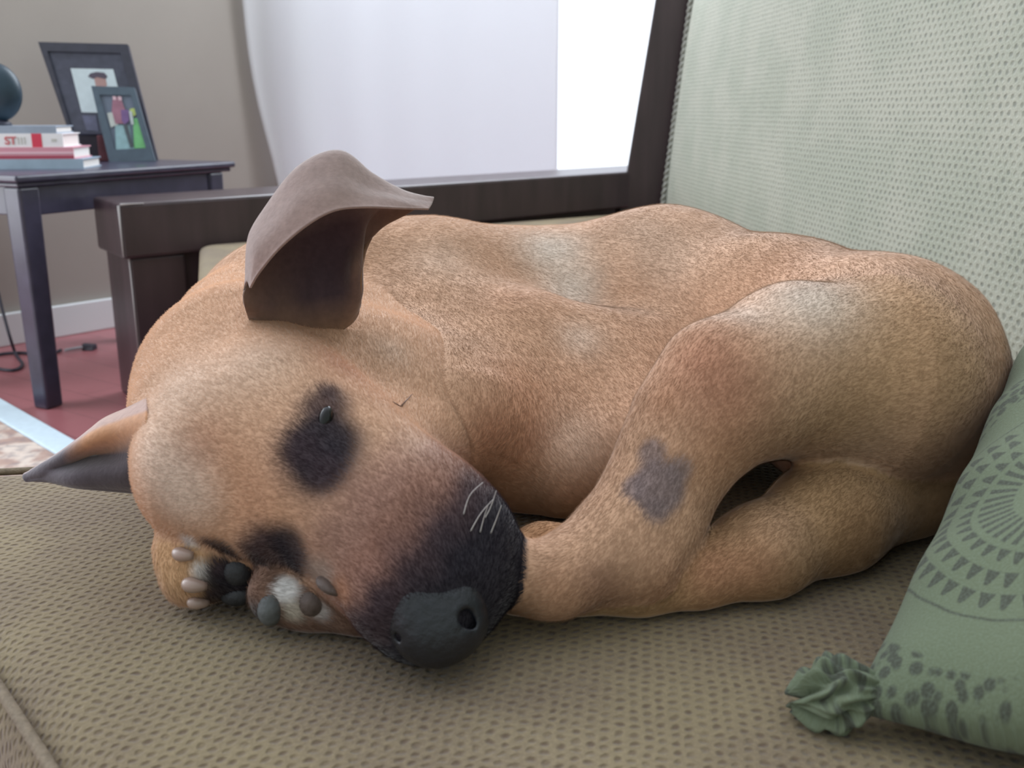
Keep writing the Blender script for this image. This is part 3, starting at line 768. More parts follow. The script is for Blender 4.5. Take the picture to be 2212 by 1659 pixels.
# group base tints
for g, col in (('shank', c_olive * 0.95), ('farfoot', np.array(srgb(198, 152, 114))), ('foreleg', c_dark), ('paw2', np.array(srgb(120, 92, 78)))):
    DC[grp == GN.index(g)] = col
SP = [
 # body; cream and pale spots mix markings with painted neck and shoulder highlights
 (1190, 540, 95, c_cream, 1, .9), (1235, 620, 80, c_cream, 1, .9), (1250, 730, 65, c_pale, .7, .9), (950, 560, 110, c_pale, .4, .9), (800, 600, 90, c_tan, .5, .9),
 (1110, 640, 90, c_or, .45, .9), (1120, 830, 130, c_or, .6, .9), (1060, 930, 90, c_rust, .5, .9), (1160, 940, 70, c_rust, .45, .9), (920, 700, 80, c_or, .3, .9),
 (1240, 960, 100, c_pale, .5, .9), (1450, 560, 120, c_pale, .35, .9), (1700, 560, 130, c_or, .35, .9), (1950, 650, 200, c_olive, .7, .9), (2080, 800, 140, c_olive, .6, .9),
 (1380, 500, 100, c_pale, .3, .9), (1150, 1060, 60, np.array(srgb(170, 140, 116)), .6, .9),
 # thigh and leg; the cream and pale hip spots are a painted highlight
 (1760, 650, 140, c_cream, .95, .9), (1620, 680, 80, c_pale, .6, .9), (1520, 770, 130, c_rust, .65, .9), (1580, 860, 120, c_rust, .55, .9), (1440, 860, 70, c_or, .6, .9),
 (1560, 980, 110, c_or, .6, .9), (1850, 900, 220, c_olive, .7, .9), (1950, 760, 180, c_olive, .5, .9), (1850, 1000, 120, c_pale, .3, .9),
 (1300, 1290, 90, c_brown, .55, .9), (1200, 1270, 80, c_or, .5, .9), (1290, 1250, 60, c_brown, .4, .9), (1450, 1180, 60, c_tan, .4, .9),
 (1425, 1050, 72, c_grey, .95, .35), (1410, 975, 40, c_grey, .8, .5), (1370, 1050, 35, c_grey, .8, .5), (1470, 1010, 38, c_grey, .8, .5), (1420, 1100, 36, c_grey, .8, .5),
 (1540, 1230, 110, c_rust, .6, .9), (1680, 1130, 110, c_tan, .6, .9), (1640, 1230, 90, c_rust, .4, .9), (1450, 1260, 90, c_or, .5, .9), (1850, 1140, 120, np.array(srgb(130, 96, 66)), .6, .9),
 # face; pale spots on its left also paint in the light falling there
 (380, 850, 160, c_pale, .6, .9), (400, 1050, 130, c_pale, .85, .8), (330, 980, 90, c_pale, .7, .9), (560, 780, 120, c_pale, .45, .9), (440, 960, 80, c_rust, .45, .9), (500, 1010, 80, c_or, .4, .9),
 (740, 790, 90, c_rust, .6, .9), (820, 860, 110, c_or, .4, .9), (900, 930, 100, c_tan, .5, .9), (930, 980, 70, c_pale, .5, .9), (560, 1090, 120, c_or, .5, .9), (850, 760, 60, c_pale, .4, .9),
 # brown shading into the muzzle
 (800, 1080, 130, c_mauve, .8, .9), (720, 1180, 100, c_mauve, .8, .9), (860, 1100, 120, c_brown, .7, .9), (820, 1200, 110, c_brown, .8, .8),
 (900, 1180, 110, c_deep, .8, .8), (1010, 1090, 85, c_dark, .9, .7), (1040, 1040, 45, c_dark, .7, .7), (960, 1230, 120, c_dark, .9, .7), (1050, 1200, 110, c_dark, .95, .6), (1040, 1130, 90, c_dark, .9, .6),
 (900, 1300, 110, c_black, .9, .6), (1020, 1300, 120, c_black, .95, .6), (930, 1360, 120, c_black, .95, .5), (840, 1290, 80, c_dark, .7, .9), (830, 1330, 60, c_dark, .8, .8), 
 (1040, 1200, 150, c_dark, .85, .6), (1010, 1290, 150, c_dark, .9, .6), (1060, 1120, 80, c_dark, .9, .5), (930, 1330, 150, c_dark, .85, .6), (880, 1250, 90, c_dark, .5, .8), (930, 1210, 130, c_dark, .6, .8),
 # eyes
 (690, 975, 138, c_dark, .85, .7), (705, 880, 75, c_dark, .85, .7), (700, 960, 98, c_black, .9, .5), (695, 1010, 80, c_black, .8, .6), (650, 970, 62, c_dark, .8, .7), (705, 1020, 62, c_dark, .8, .7), (735, 860, 40, c_dark, .5, .9),
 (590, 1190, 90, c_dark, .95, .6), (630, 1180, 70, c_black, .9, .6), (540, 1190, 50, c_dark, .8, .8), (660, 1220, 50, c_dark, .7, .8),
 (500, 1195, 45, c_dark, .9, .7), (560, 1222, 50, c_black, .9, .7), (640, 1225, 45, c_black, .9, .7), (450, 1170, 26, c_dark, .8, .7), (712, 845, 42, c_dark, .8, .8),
 # paws; black spots cover the pads and paint the shadow between the paws
 (380, 1200, 120, np.array(srgb(206, 164, 122)), .8, .6), (440, 1240, 40, c_white, .6, .8), (410, 1165, 28, c_white, .8, .7), (430, 1225, 26, c_white, .7, .8), (500, 1230, 70, c_black, .95, .5), (540, 1240, 70, c_black, .9, .6), (480, 1180, 40, c_black, .8, .6), (470, 1290, 50, c_black, .8, .6),
 (615, 1275, 38, c_white, .95, .6), (630, 1320, 34, np.array(srgb(190, 180, 165)), .8, .7), (700, 1245, 60, np.array(srgb(160, 140, 128)), .8, .7), (690, 1320, 30, c_white, .5, .8), (760, 1330, 70, c_dark, .6, .9), (560, 1330, 50, np.array(srgb(90, 88, 90)), .8, .7), (500, 1260, 80, c_black, .9, .5), (465, 1225, 26, c_dark, .9, .6), (455, 1280, 22, c_dark, .8, .6), (800, 1350, 60, c_dark, .8, .8), (830, 1300, 60, c_dark, .8, .8), (740, 1280, 50, np.array(srgb(170, 120, 90)), .6, .8),
]
# the black mask grows along the muzzle towards the nose, before the eye patches and paws are set
def mask():
    global DC
    A_, N_ = np.array(hit(760, 1080)), np.array(hit(930, 1330)); d = N_ - A_; t_ = ((DV - A_) @ d) / (d @ d)
    R_ = np.array(hit(985, 1060)) - A_; side = R_ - d * (R_ @ d) / (d @ d); q_ = ((DV - A_) @ side) / (side @ side)
    t_ = t_ + 0.22 * np.clip(q_, -1, 1.2) + 0.05 * np.sin(DV[:, 0] * 260) * np.sin(DV[:, 2] * 230)
    sm_ = lambda lo, hi: (lambda x: x * x * (3 - 2 * x))(np.clip((t_ - lo) / (hi - lo), 0, 1))
    h_ = (grp == GN.index('head'))
    for w_, col in ((sm_(-0.25, 0.25) * 0.75, c_mauve), (sm_(0.05, 0.5) * 0.75, c_brown), (sm_(0.30, 0.72) * 0.9, c_dark), (sm_(0.6, 0.95), c_black)):
        w_ = w_ * h_; DC = DC * (1 - w_[:, None]) + col * w_[:, None]
done = False
for s in SP:
    if (not done) and s[0] == 690: mask(); done = True
    spot(s[0], s[1], s[2], s[3], s[4], s[5])

dog_root_loc = Vector((0.1, 0.6, SEAT))
fur_m, t, b = new_mat('short_coat')
b.inputs['Roughness'].default_value = 0.75; b.inputs['Specular IOR Level'].default_value = 0.15; b.inputs['Sheen Weight'].default_value = 0.25; b.inputs['Sheen Roughness'].default_value = 0.4
at = t.nodes.new('ShaderNodeAttribute'); at.attribute_name = 'coat'; an_ = t.nodes.new('ShaderNodeAttribute'); an_.attribute_name = 'skin_normal'
tcn = t.nodes.new('ShaderNodeTexCoord')
vt = t.nodes.new('ShaderNodeVectorMath'); vt.operation = 'NORMALIZE'; t.links.new(an_.outputs['Vector'], vt.inputs[0])
nz = SMOOTH(t, NOISE(t, tcn.outputs['Object'], 28, 3), 0.3, 0.7)
hs = t.nodes.new('ShaderNodeHueSaturation'); t.links.new(at.outputs['Color'], hs.inputs['Color']); t.links.new(MN(t, 'MULTIPLY_ADD', nz, 0.16, 0.92), hs.inputs['Value'])
t.links.new(hs.outputs[0], b.inputs['Base Color']); t.links.new(vt.outputs[0], b.inputs['Normal'])

hair_m = bpy.data.materials.new('hairs'); hair_m.use_nodes = True; t = hair_m.node_tree; t.nodes.clear()
mo = t.nodes.new('ShaderNodeOutputMaterial'); at = t.nodes.new('ShaderNodeAttribute'); at.attribute_name = 'coat'; an_ = t.nodes.new('ShaderNodeAttribute'); an_.attribute_name = 'skin_normal'
tcn = t.nodes.new('ShaderNodeTexCoord'); vt = t.nodes.new('ShaderNodeVectorMath'); vt.operation = 'NORMALIZE'; t.links.new(an_.outputs['Vector'], vt.inputs[0])
nz = SMOOTH(t, NOISE(t, tcn.outputs['Object'], 28, 3), 0.3, 0.7)
hs = t.nodes.new('ShaderNodeHueSaturation'); t.links.new(at.outputs['Color'], hs.inputs['Color']); t.links.new(MN(t, 'MULTIPLY_ADD', nz, 0.10, 1.02), hs.inputs['Value'])
df = t.nodes.new('ShaderNodeBsdfDiffuse'); tl = t.nodes.new('ShaderNodeBsdfTranslucent'); mx = t.nodes.new('ShaderNodeMixShader'); mx.inputs[0].default_value = 0.25
for n_ in (df, tl): t.links.new(hs.outputs[0], n_.inputs[0]); t.links.new(vt.outputs[0], n_.inputs['Normal'])
t.links.new(df.outputs[0], mx.inputs[1]); t.links.new(tl.outputs[0], mx.inputs[2]); t.links.new(mx.outputs[0], mo.inputs[0])
def fur_mesh(name, V_, F_, N_, C_, flow, count, length, width, mat, parent, seed=1, keep=None, darken=None):
    """body surface plus short hairs, one mesh"""
    r_ = np.random.default_rng(seed)
    tri = np.concatenate([F_[:, [0, 1, 2]], F_[:, [0, 2, 3]]]) if F_.shape[1] == 4 else F_
    a, b_, c_ = V_[tri[:, 0]], V_[tri[:, 1]], V_[tri[:, 2]]
    ar = np.linalg.norm(np.cross(b_ - a, c_ - a), axis=1)
    if keep is not None: ar = ar * keep(V_[tri].mean(1), N_[tri].mean(1))
    pick = r_.choice(len(tri), count, p=ar / ar.sum())
    u = r_.random(count); v = r_.random(count); fl_ = u + v > 1; u[fl_] = 1 - u[fl_]; v[fl_] = 1 - v[fl_]; w_ = 1 - u - v
    T = tri[pick]
    bp = V_[T[:, 0]] * w_[:, None] + V_[T[:, 1]] * u[:, None] + V_[T[:, 2]] * v[:, None]
    bn = N_[T[:, 0]] * w_[:, None] + N_[T[:, 1]] * u[:, None] + N_[T[:, 2]] * v[:, None]; bn /= np.linalg.norm(bn, axis=1)[:, None] + 1e-9
    bc = C_[T[:, 0]] * w_[:, None] + C_[T[:, 1]] * u[:, None] + C_[T[:, 2]] * v[:, None]
    fd = flow(bp, bn)
    fd = fd - (fd * bn).sum(1)[:, None] * bn; fd /= np.linalg.norm(fd, axis=1)[:, None] + 1e-6
    rd_ = r_.normal(0, 1, (count, 3)); rd_ -= (rd_ * bn).sum(1)[:, None] * bn
    dr = fd + bn * (0.10 + 0.20 * r_.random(count))[:, None] + rd_ * 0.13; dr /= np.linalg.norm(dr, axis=1)[:, None]
    L_ = length * (0.55 + 0.7 * r_.random(count)); 
    side = np.cross(dr, bn); side /= np.linalg.norm(side, axis=1)[:, None] + 1e-6
    sd = side * (width * (0.7 + 0.6 * r_.random(count)))[:, None] * 0.5
    p0 = bp - sd - bn * 0.0004; p1 = bp + sd - bn * 0.0004; p2 = bp + dr * L_[:, None]
    HV = np.stack([p0, p1, p2], 1).reshape(-1, 3)
    sh = np.clip(1 + r_.normal(0, 0.055, count), 0.75, 1.25)[:, None]
    hc = np.clip(bc * sh, 0, 1); HC = np.repeat(hc, 3, 0); HN = np.repeat(bn, 3, 0)
    n0 = len(V_); nF = len(F_)
    allV = np.concatenate([V_, HV]) - np.array(parent.location if parent else (0, 0, 0)); allC = np.concatenate([C_, HC]); allN = np.concatenate([N_, HN])
    me = bpy.data.meshes.new(name)
    nv = F_.shape[1]
    loops = np.concatenate([F_.ravel(), n0 + np.arange(count * 3)]).astype(np.int32)
    starts = np.concatenate([np.arange(nF) * nv, nF * nv + np.arange(count) * 3]).astype(np.int32)
    me.vertices.add(len(allV)); me.vertices.foreach_set('co', allV.astype(np.float32).ravel())
    me.loops.add(len(loops)); me.loops.foreach_set('vertex_index', loops)
    me.polygons.add(len(starts)); me.polygons.foreach_set('loop_start', starts)
    me.update(calc_edges=True); me.validate()
    me.polygons.foreach_set('use_smooth', np.ones(len(me.polygons), bool))
    ca = me.attributes.new('coat', 'FLOAT_COLOR', 'POINT'); ca.data.foreach_set('color', np.concatenate([allC, np.ones((len(allC), 1))], 1).astype(np.float32).ravel())
    na = me.attributes.new('skin_normal', 'FLOAT_VECTOR', 'POINT'); na.data.foreach_set('vector', allN.astype(np.float32).ravel())
    me.materials.append(mat); me.materials.append(hair_m)
    me.polygons.foreach_set('material_index', np.concatenate([np.zeros(nF), np.ones(count)]).astype(np.int32))
    o = bpy.data.objects.new(name, me); COL.objects.link(o)
    if parent: o.parent = parent
    return o

# combing direction: along the limb or trunk that carries the hair (head: from nose to neck)
axes = []
for g in GN:
    for (a, ra, b_, rb) in G[g][0]:
        d = b_ - a; d = d / np.linalg.norm(d); axes.append((a, ra, b_, rb, -d if g == 'head' else d))
def flow(bp, bn):
    out = np.zeros_like(bp)
    for (a, ra, b_, rb, d) in axes:
        ds, _ = cone(bp, a, ra, b_, rb); w_ = np.exp(-np.clip(ds + 0.01, 0, 1) / 0.012)
        out += w_[:, None] * d
    return out + np.array([0, 0, -0.25]) * np.linalg.norm(out, axis=1)[:, None]
def keep(c_, n_):
    k_ = np.where((c_[:, 2] < SEAT + 0.008), 0.05, 1.0)
    toward = (n_ * (np.array([0, 0, CAMZ]) - c_)).sum(1)
    return k_ * np.where(toward > -0.1, 1.0, 0.25)
# nose, lips and pads stay nearly bare
dog = fur_mesh('dog', DV, DF, DN, DC, flow, 650000, 0.0042, 0.00032, fur_m, None, keep=keep)
tag(dog, 'tan dog with a black muzzle curled up with drowsy eyes on the woven sofa seat', 'dog')

def on_dog(o):
    o.parent = dog; return o
# ears ---------------------------------------------------------------
ear_m, t, b = new_mat('ear_velvet'); b.inputs['Roughness'].default_value = 0.85; b.inputs['Specular IOR Level'].default_value = 0.1; b.inputs['Sheen Weight'].default_value = 0.35
at = t.nodes.new('ShaderNodeAttribute'); at.attribute_name = 'coat'; tcn = t.nodes.new('ShaderNodeTexCoord')
hs = t.nodes.new('ShaderNodeHueSaturation'); t.links.new(at.outputs['Color'], hs.inputs['Color']); t.links.new(MN(t, 'MULTIPLY_ADD', NOISE(t, tcn.outputs['Object'], 300, 4), 0.5, 0.75), hs.inputs['Value']); t.links.new(hs.outputs[0], b.inputs['Base Color'])
bp = t.nodes.new('ShaderNodeBump'); bp.inputs['Strength'].default_value = 0.25; bp.inputs['Distance'].default_value = 0.001; t.links.new(NOISE(t, tcn.outputs['Object'], 500, 3), bp.inputs['Height']); t.links.new(bp.outputs[0], b.inputs['Normal'])
def make_ear(ctrl, colfn, nu, nv, th, label):
    g_ = sheet(ctrl, nu, nv); Vv = g_.reshape(-1, 3)
    Ff = np.array(grid_faces(nu, nv))
    a, b_, c_ = Vv[Ff[:, 0]], Vv[Ff[:, 1]], Vv[Ff[:, 3]]; fn = np.cross(b_ - a, c_ - a)
    N_ = np.zeros_like(Vv)
    for k in range(4): np.add.at(N_, Ff[:, k], fn)
    N_ /= np.linalg.norm(N_, axis=1)[:, None] + 1e-12
    ui = np.repeat(np.linspace(0, 1, nu), nv); vi = np.tile(np.linspace(0, 1, nv), nu)
    col_ = np.array([colfn(u_, v_) for u_, v_ in zip(ui, vi)])
    ridge = 0.0035 * np.exp(-((ui - 0.42) / 0.05) ** 2 - ((vi - 0.22) / 0.16) ** 2) + 0.005 * np.exp(-((ui - 0.68) / 0.07) ** 2 - ((vi - 0.26) / 0.08) ** 2)
    if nu == 70: Vv = Vv + np.array([0, -1, 0.2]) * ridge[:, None]
    # two skins joined along their rim: real thickness, thinner at the edge
    edge = np.minimum(np.minimum(ui, 1 - ui) * 6, np.minimum(vi, 1 - vi) * 8).clip(0.25, 1)
    top = Vv + N_ * (th / 2 * edge)[:, None]; bot = Vv - N_ * (th / 2 * edge)[:, None]; n_ = len(Vv)
    F2 = [tuple(f) for f in Ff] + [tuple(n_ + i for i in f[::-1]) for f in Ff]
    for i in range(nu - 1):
        for j in (0, nv - 1): F2.append((i * nv + j, (i + 1) * nv + j, n_ + (i + 1) * nv + j, n_ + i * nv + j))
    for j in range(nv - 1):
        for i in (0, nu - 1): F2.append((i * nv + j, i * nv + j + 1, n_ + i * nv + j + 1, n_ + i * nv + j))
    o = mesh_obj('ear', np.concatenate([top, bot]), F2, ear_m, None, smooth=True); fix_normals(o)
    ca = o.data.attributes.new('coat', 'FLOAT_COLOR', 'POINT'); cc_ = np.concatenate([col_, col_]); ca.data.foreach_set('color', np.concatenate([cc_, np.ones((len(cc_), 1))], 1).astype(np.float32).ravel())
    o.parent = dog; o['label'] = label; return o
e_b = hit(650, 720); print('ear base', e_b, 'neck', hit(700, 560), 'n2', hit(560, 600))
YB = e_b.y - 0.004
def E(px, py, dy): return P(px, py, YB + dy)
ear1 = [
 [E(548, 712, .024), E(530, 668, .004), E(526, 640, .002), E(530, 618, .004), E(536, 608, .0), E(541, 622, -.004)],
 [E(590, 728, .022), E(572, 670, .012), E(556, 600, .014), E(541, 525, .012), E(550, 540, -.004), E(560, 590, -.012)],
 [E(650, 734, .022), E(632, 660, .024), E(610, 560, .026), E(578, 458, .016), E(592, 485, -.004), E(606, 535, -.016)],
 [E(705, 722, .030), E(690, 650, .030), E(680, 540, .034), E(650, 372, .018), E(655, 415, -.002), E(668, 484, -.016)],
 [E(748, 708, .032), E(742, 640, .030), E(742, 520, .034), E(733, 338, .022), E(728, 390, .002), E(725, 455, -.012)],
 [E(776, 672, .036), E(775, 610, .030), E(775, 500, .034), E(800, 384, .026), E(792, 415, .010), E(790, 448, -.004)],
 [E(780, 600, .026), E(778, 555, .036), E(800, 470, .038), E(862, 417, .030), E(862, 432, .016), E(858, 450, .006)],
 [E(785, 520, .040), E(820, 490, .040), E(880, 462, .038), E(932, 428, .034), E(934, 438, .028), E(926, 452, .020)],
]
k_in = np.array(srgb(74, 58, 64)); k_out = np.array(srgb(146, 125, 118)); k_lobe = np.array(srgb(142, 108, 84)); k_rim = np.array(srgb(172, 144, 136))
def ear1col(u, v):
    if v < 0.56:
        lobe = math.exp(-((u - 0.72) / 0.10) ** 2 - ((v - 0.26) / 0.10) ** 2) * 0.7 + math.exp(-((u - 0.22) / 0.10) ** 2 - ((v - 0.2) / 0.14) ** 2) * 0.5
        w_ = max(min(1, abs(u - 0.5) * 2.0) ** 2, lobe); c_ = k_in * (1 - w_ * 0.6) + k_lobe * w_ * 0.6
        if v < 0.22: f_ = v / 0.22; c_ = k_lobe * (1 - f_) + c_ * f_
        f_ = max(0, min(1, (v - 0.44) / 0.12)); return c_ * (1 - f_) + k_out * f_
    f_ = max(0, (v - 0.85) / 0.15); return k_out * (1 - f_ * 0.35) + k_rim * f_ * 0.35
make_ear(ear1, ear1col, 70, 60, 0.0042, 'brown ear standing up with its tip folded over, nearest the back')
e2 = hit(310, 950); print('ear2 base', e2)
Y2 = (e2.y if e2 else 0.55) + 0.01
def E2(px, py, dy): return P(px, py, Y2 + dy)
ear2 = [
 [E2(318, 860, .02), E2(318, 900, .0), E2(318, 960, -.004), E2(322, 1010, .00), E2(335, 1075, .01)],
 [E2(274, 882, .03), E2(262, 925, .012), E2(258, 975, .018), E2(268, 1020, .006), E2(290, 1066, .010)],
 [E2(222, 906, .034), E2(205, 945, .016), E2(198, 985, .026), E2(205, 1022, .012), E2(225, 1060, .012)],
 [E2(176, 944, .034), E2(155, 975, .020), E2(148, 1003, .026), E2(152, 1030, .016), E2(162, 1054, .016)],
 [E2(110, 993, .034), E2(103, 1005, .028), E2(100, 1018, .026), E2(102, 1030, .026), E2(108, 1043, .024)],
 [E2(52, 1024, .034), E2(50, 1028, .032), E2(50, 1032, .031), E2(52, 1036, .030), E2(56, 1040, .030)],
]
def ear2col(u, v):
    tan_ = np.array(srgb(190, 140, 104)); top_ = np.array(srgb(170, 146, 142)); dk = np.array(srgb(72, 64, 68))
    f_ = max(0, min(1, (v - 0.35) / 0.2)); c_ = tan_ * (1 - f_) + dk * f_
    g_ = max(0, min(1, (u - 0.45) / 0.2)); c_ = c_ * (1 - g_) + np.array(srgb(86, 78, 84)) * g_
    if v < 0.18: c_ = top_ * 0.7 + c_ * 0.3
    return c_
make_ear(ear2, ear2col, 50, 30, 0.004, 'far ear lying out flat to the left over the seat edge')

# nose -----------------------------------------------------------------
nose_m = plain('nose_leather', srgb(24, 26, 33), 0.42, 0.25, 250, 0.4, spec=0.6)
nprims = [sphere_at(900, 1300, .040, 62), sphere_at(985, 1318, .036, 62), sphere_at(925, 1362, .028, 58), sphere_at(955, 1290, .044, 60)]
def on_hit(px, py, sink=0.0):
    l = hit(px, py); d = (P(px, py, 1.0) - EYE).normalized(); return l + d * sink
nc = [(np.array(on_hit(900, 1285, .0140)), .0138), (np.array(on_hit(975, 1290, .0135)), .0134), (np.array(on_hit(905, 1340, .0140)), .0142), (np.array(on_hit(940, 1372, .011)), .0135), (np.array(on_hit(985, 1345, .0138)), .0134)]
nostril = [(np.array(on_hit(1006, 1335, -.002)), np.array(on_hit(1022, 1368, .002)), .0034), (np.array(on_hit(866, 1372, .001)), np.array(on_hit(876, 1392, .003)), .0018)]
def nose_local(xs, res):
    gx, gy, gz = np.meshgrid(*xs, indexing='ij'); Pq = np.stack([gx, gy, gz], -1); f = None
    for c_, r_ in nc:
        d = np.sqrt(((Pq - c_) ** 2).sum(-1)) - r_; f = d if f is None else smin(f, d, 0.010)
    for a, b_, r_ in nostril:
        d, _ = cone(Pq, a, r_, b_, r_ * 0.6); f = -smin(-f, d, 0.003)
    return -smin(-f, Pq[..., 2] - (SEAT + 0.0005), 0.004)
allc = np.array([c for c, _ in nc])
nv_, nf_ = surface_nets(allc.min(0) - .022, allc.max(0) + .022, 0.0010, nose_local)
nz_o = mesh_obj('nose', nv_, [tuple(int(i) for i in f) for f in nf_], nose_m, None, smooth=True); on_dog(nz_o)
nz_o['label'] = 'black leathery nose with two nostrils'

# eye --------------------------------------------------------------------
def blob(name, c, rx, ry, rz, mat, rot=(0, 0, 0), label=None, seg=20):
    bm = bmesh.new(); bmesh.ops.create_uvsphere(bm, u_segments=seg, v_segments=seg // 2 + 2, radius=1.0)
    mt = Matrix.Translation(Vector(c)) @ Matrix.Rotation(rot[2], 4, 'Z') @ Matrix.Rotation(rot[1], 4, 'Y') @ Matrix.Rotation(rot[0], 4, 'X') @ Matrix.Diagonal((rx, ry, rz, 1))
    bmesh.ops.transform(bm, matrix=mt, verts=bm.verts)
    me = bpy.data.meshes.new(name); bm.to_mesh(me); bm.free(); me.polygons.foreach_set('use_smooth', [True] * len(me.polygons)); me.materials.append(mat)
    o = bpy.data.objects.new(name, me); COL.objects.link(o); on_dog(o)
    if label: o['label'] = label
    return o
eye_m = plain('eye_dark', srgb(16, 13, 15), 0.10, spec=0.5)
blob('eye', on_hit(703, 912, .0034), .0038, .0042, .0078, eye_m, (0, 0.2, 0), 'dark half closed eye')
# whiskers ---------------------------------------------------------------
wm = plain('whisker_white', srgb(214, 208, 206), 0.4)
for a, m_, b_ in (((1043, 1042), (1015, 1070), (1001, 1112)), ((1066, 1078), (1038, 1110), (1016, 1148)), ((1054, 1092), (1045, 1120), (1037, 1150)), ((1083, 1092), (1072, 1122), (1060, 1152)), ((1072, 1060), (1060, 1095), (1048, 1118))):
    pts = [on_hit(min(b_[0], 1060), b_[1], 0), on_hit(min(m_[0], 1055), m_[1], -.007), on_hit(min(a[0], 1050), max(a[1], 1050), -.012)]
    base_ = pts[0]; pts = [base_, P(m_[0], m_[1], base_.y - .004), P(a[0], a[1], base_.y - .009)]
    on_dog(tube('whisker', catmull([tuple(p) for p in pts], 12), [0.00034 - 0.00002 * k for k in range(12)], wm, None, 5))
lash = plain('cheek_bristle', srgb(110, 80, 66), 0.6)
for a, b_ in (((848, 868), (866, 878)), ((866, 878), (890, 852))):
    on_dog(tube('whisker', [on_hit(*a, -.0008), on_hit(*b_, -.004)], [0.0005, 0.0002], lash, None, 5))
# claws and pads -------------------------------------------------------------
claw_m = plain('claw_horn', srgb(158, 134, 122), 0.35, 0.08, 80, spec=0.6)
for (x0, y0), (x1, y1), r_ in (((380, 1192), (418, 1200), .0040), ((400, 1258), (446, 1266), .0044), ((410, 1298), (450, 1302), .0036)):
    a = on_hit(x0, y0, .002); b_ = on_hit(x1, y1, -.003)
    pts = [a.lerp(b_, k / 7) + Vector((0, -0.0035 * math.sin(k / 7 * math.pi), 0.001 * math.sin(k / 7 * math.pi))) for k in range(8)]
    o = on_dog(tube('claw', pts, [r_ * q for q in (.35, .7, .85, .85, .8, .7, .6, .45)], claw_m, None, 12))
tuft = plain('pale_tuft', srgb(220, 214, 208), 0.9)
pad_m = plain('paw_pad_skin', srgb(84, 86, 86), 0.6, 0.2, 200, 0.5); pad_b = plain('paw_pad_brown', srgb(86, 72, 66), 0.6, 0.2, 200, 0.5); pad_k = plain('paw_pad_black', srgb(44, 44, 48), 0.55, 0.2, 200, 0.5)
for (px, py, rx, rz, mt, rot, sink) in ((586, 1312, 30, 42, pad_m, 0.15, .0048), (676, 1300, 34, 34, pad_b, 0.6, .0045), (716, 1264, 36, 15, pad_b, 0.45, .0035), (512, 1232, 38, 36, pad_k, 0.2, .0045), (515, 1282, 40, 26, pad_k, -.1, .0045)):
    c_ = on_hit(px, py, sink); D_ = depth(c_) / FPX
    blob('paw_pad', c_, rx * D_, 0.007, rz * D_, mt, (0, rot, 0))

# ------------------------------------------------------------------ green throw pillow
pm, t, b = new_mat('printed_green_cotton'); b.inputs['Roughness'].default_value = 0.9; b.inputs['Specular IOR Level'].default_value = 0.12; b.inputs['Sheen Weight'].default_value = 0.1
uv = t.nodes.new('ShaderNodeUVMap'); uv.uv_map = 'UVMap'
ns = t.nodes.new('ShaderNodeTexNoise'); ns.inputs['Scale'].default_value = 30; t.links.new(uv.outputs[0], ns.inputs[0])
va = t.nodes.new('ShaderNodeVectorMath'); va.operation = 'MULTIPLY_ADD'; va.inputs[1].default_value = (0.004,) * 3; t.links.new(ns.outputs[1], va.inputs[0]); t.links.new(uv.outputs[0], va.inputs[2])
sp = t.nodes.new('ShaderNodeSeparateXYZ'); t.links.new(va.outputs[0], sp.inputs[0])
MEDU, MEDV = 0.102, 0.060
dx = MN(t, 'SUBTRACT', sp.outputs[0], MEDU); dy = MN(t, 'SUBTRACT', sp.outputs[1], MEDV)
rr_ = MN(t, 'SQRT', MN(t, 'ADD', MN(t, 'MULTIPLY', dx, dx), MN(t, 'MULTIPLY', dy, dy))); ang = MN(t, 'ARCTAN2', dy, dx)
def ringm(r0, r1, e_=0.0006):
    return MN(t, 'MULTIPLY', SMOOTH(t, rr_, r0 - e_, r0 + e_), MN(t, 'SUBTRACT', 1.0, SMOOTH(t, rr_, r1 - e_, r1 + e_)))
def spokes(n, lo, hi, ph=0.0):
    s = MN(t, 'SINE', MN(t, 'ADD', MN(t, 'MULTIPLY', ang, float(n)), ph)); return SMOOTH(t, s, lo, hi)
marks = MN(t, 'MULTIPLY', ringm(0.0195, 0.033), spokes(38, -0.3, 0.4))
for r0, r1, n_, ph in ((0.036, 0.042, 34, 0.5), (0.046, 0.053, 38, 0.0), (0.056, 0.063, 42, 1.0)):
    # little triangles: the dark wedge narrows outwards
    wdt = MN(t, 'MULTIPLY', MN(t, 'SUBTRACT', r1, rr_), 1.0 / (r1 - r0))
    s = MN(t, 'SINE', MN(t, 'ADD', MN(t, 'MULTIPLY', ang, float(n_)), ph))
    tri_ = SMOOTH(t, MN(t, 'SUBTRACT', s, MN(t, 'MULTIPLY_ADD', wdt, -1.7, 0.85)), -0.2, 0.25)
    marks = MN(t, 'MAXIMUM', marks, MN(t, 'MULTIPLY', ringm(r0, r1), tri_))
marks = MN(t, 'MAXIMUM', marks, ringm(0.0668, 0.0678))
vor = t.nodes.new('ShaderNodeTexVoronoi'); vor.inputs['Scale'].default_value = 190; t.links.new(va.outputs[0], vor.inputs[0])
outer = MN(t, 'MULTIPLY', MN(t, 'MULTIPLY', SMOOTH(t, rr_, 0.088, 0.090), MN(t, 'SUBTRACT', 1.0, SMOOTH(t, rr_, 0.115, 0.117))), MN(t, 'SUBTRACT', 1.0, SMOOTH(t, vor.outputs[0], 0.36, 0.6)))
marks = MN(t, 'MAXIMUM', marks, outer)
c = MIX(t, NOISE(t, uv.outputs[0], 20, 4), srgb(96, 105, 84), srgb(108, 116, 93))
c = MIX(t, MN(t, 'MULTIPLY', marks, 0.8), c, srgb(64, 64, 58))
weave = NOISE(t, uv.outputs[0], 900, 3)
c = MIX(t, MN(t, 'MULTIPLY', SMOOTH(t, weave, 0.4, 0.7), 0.18), c, srgb(136, 152, 134))
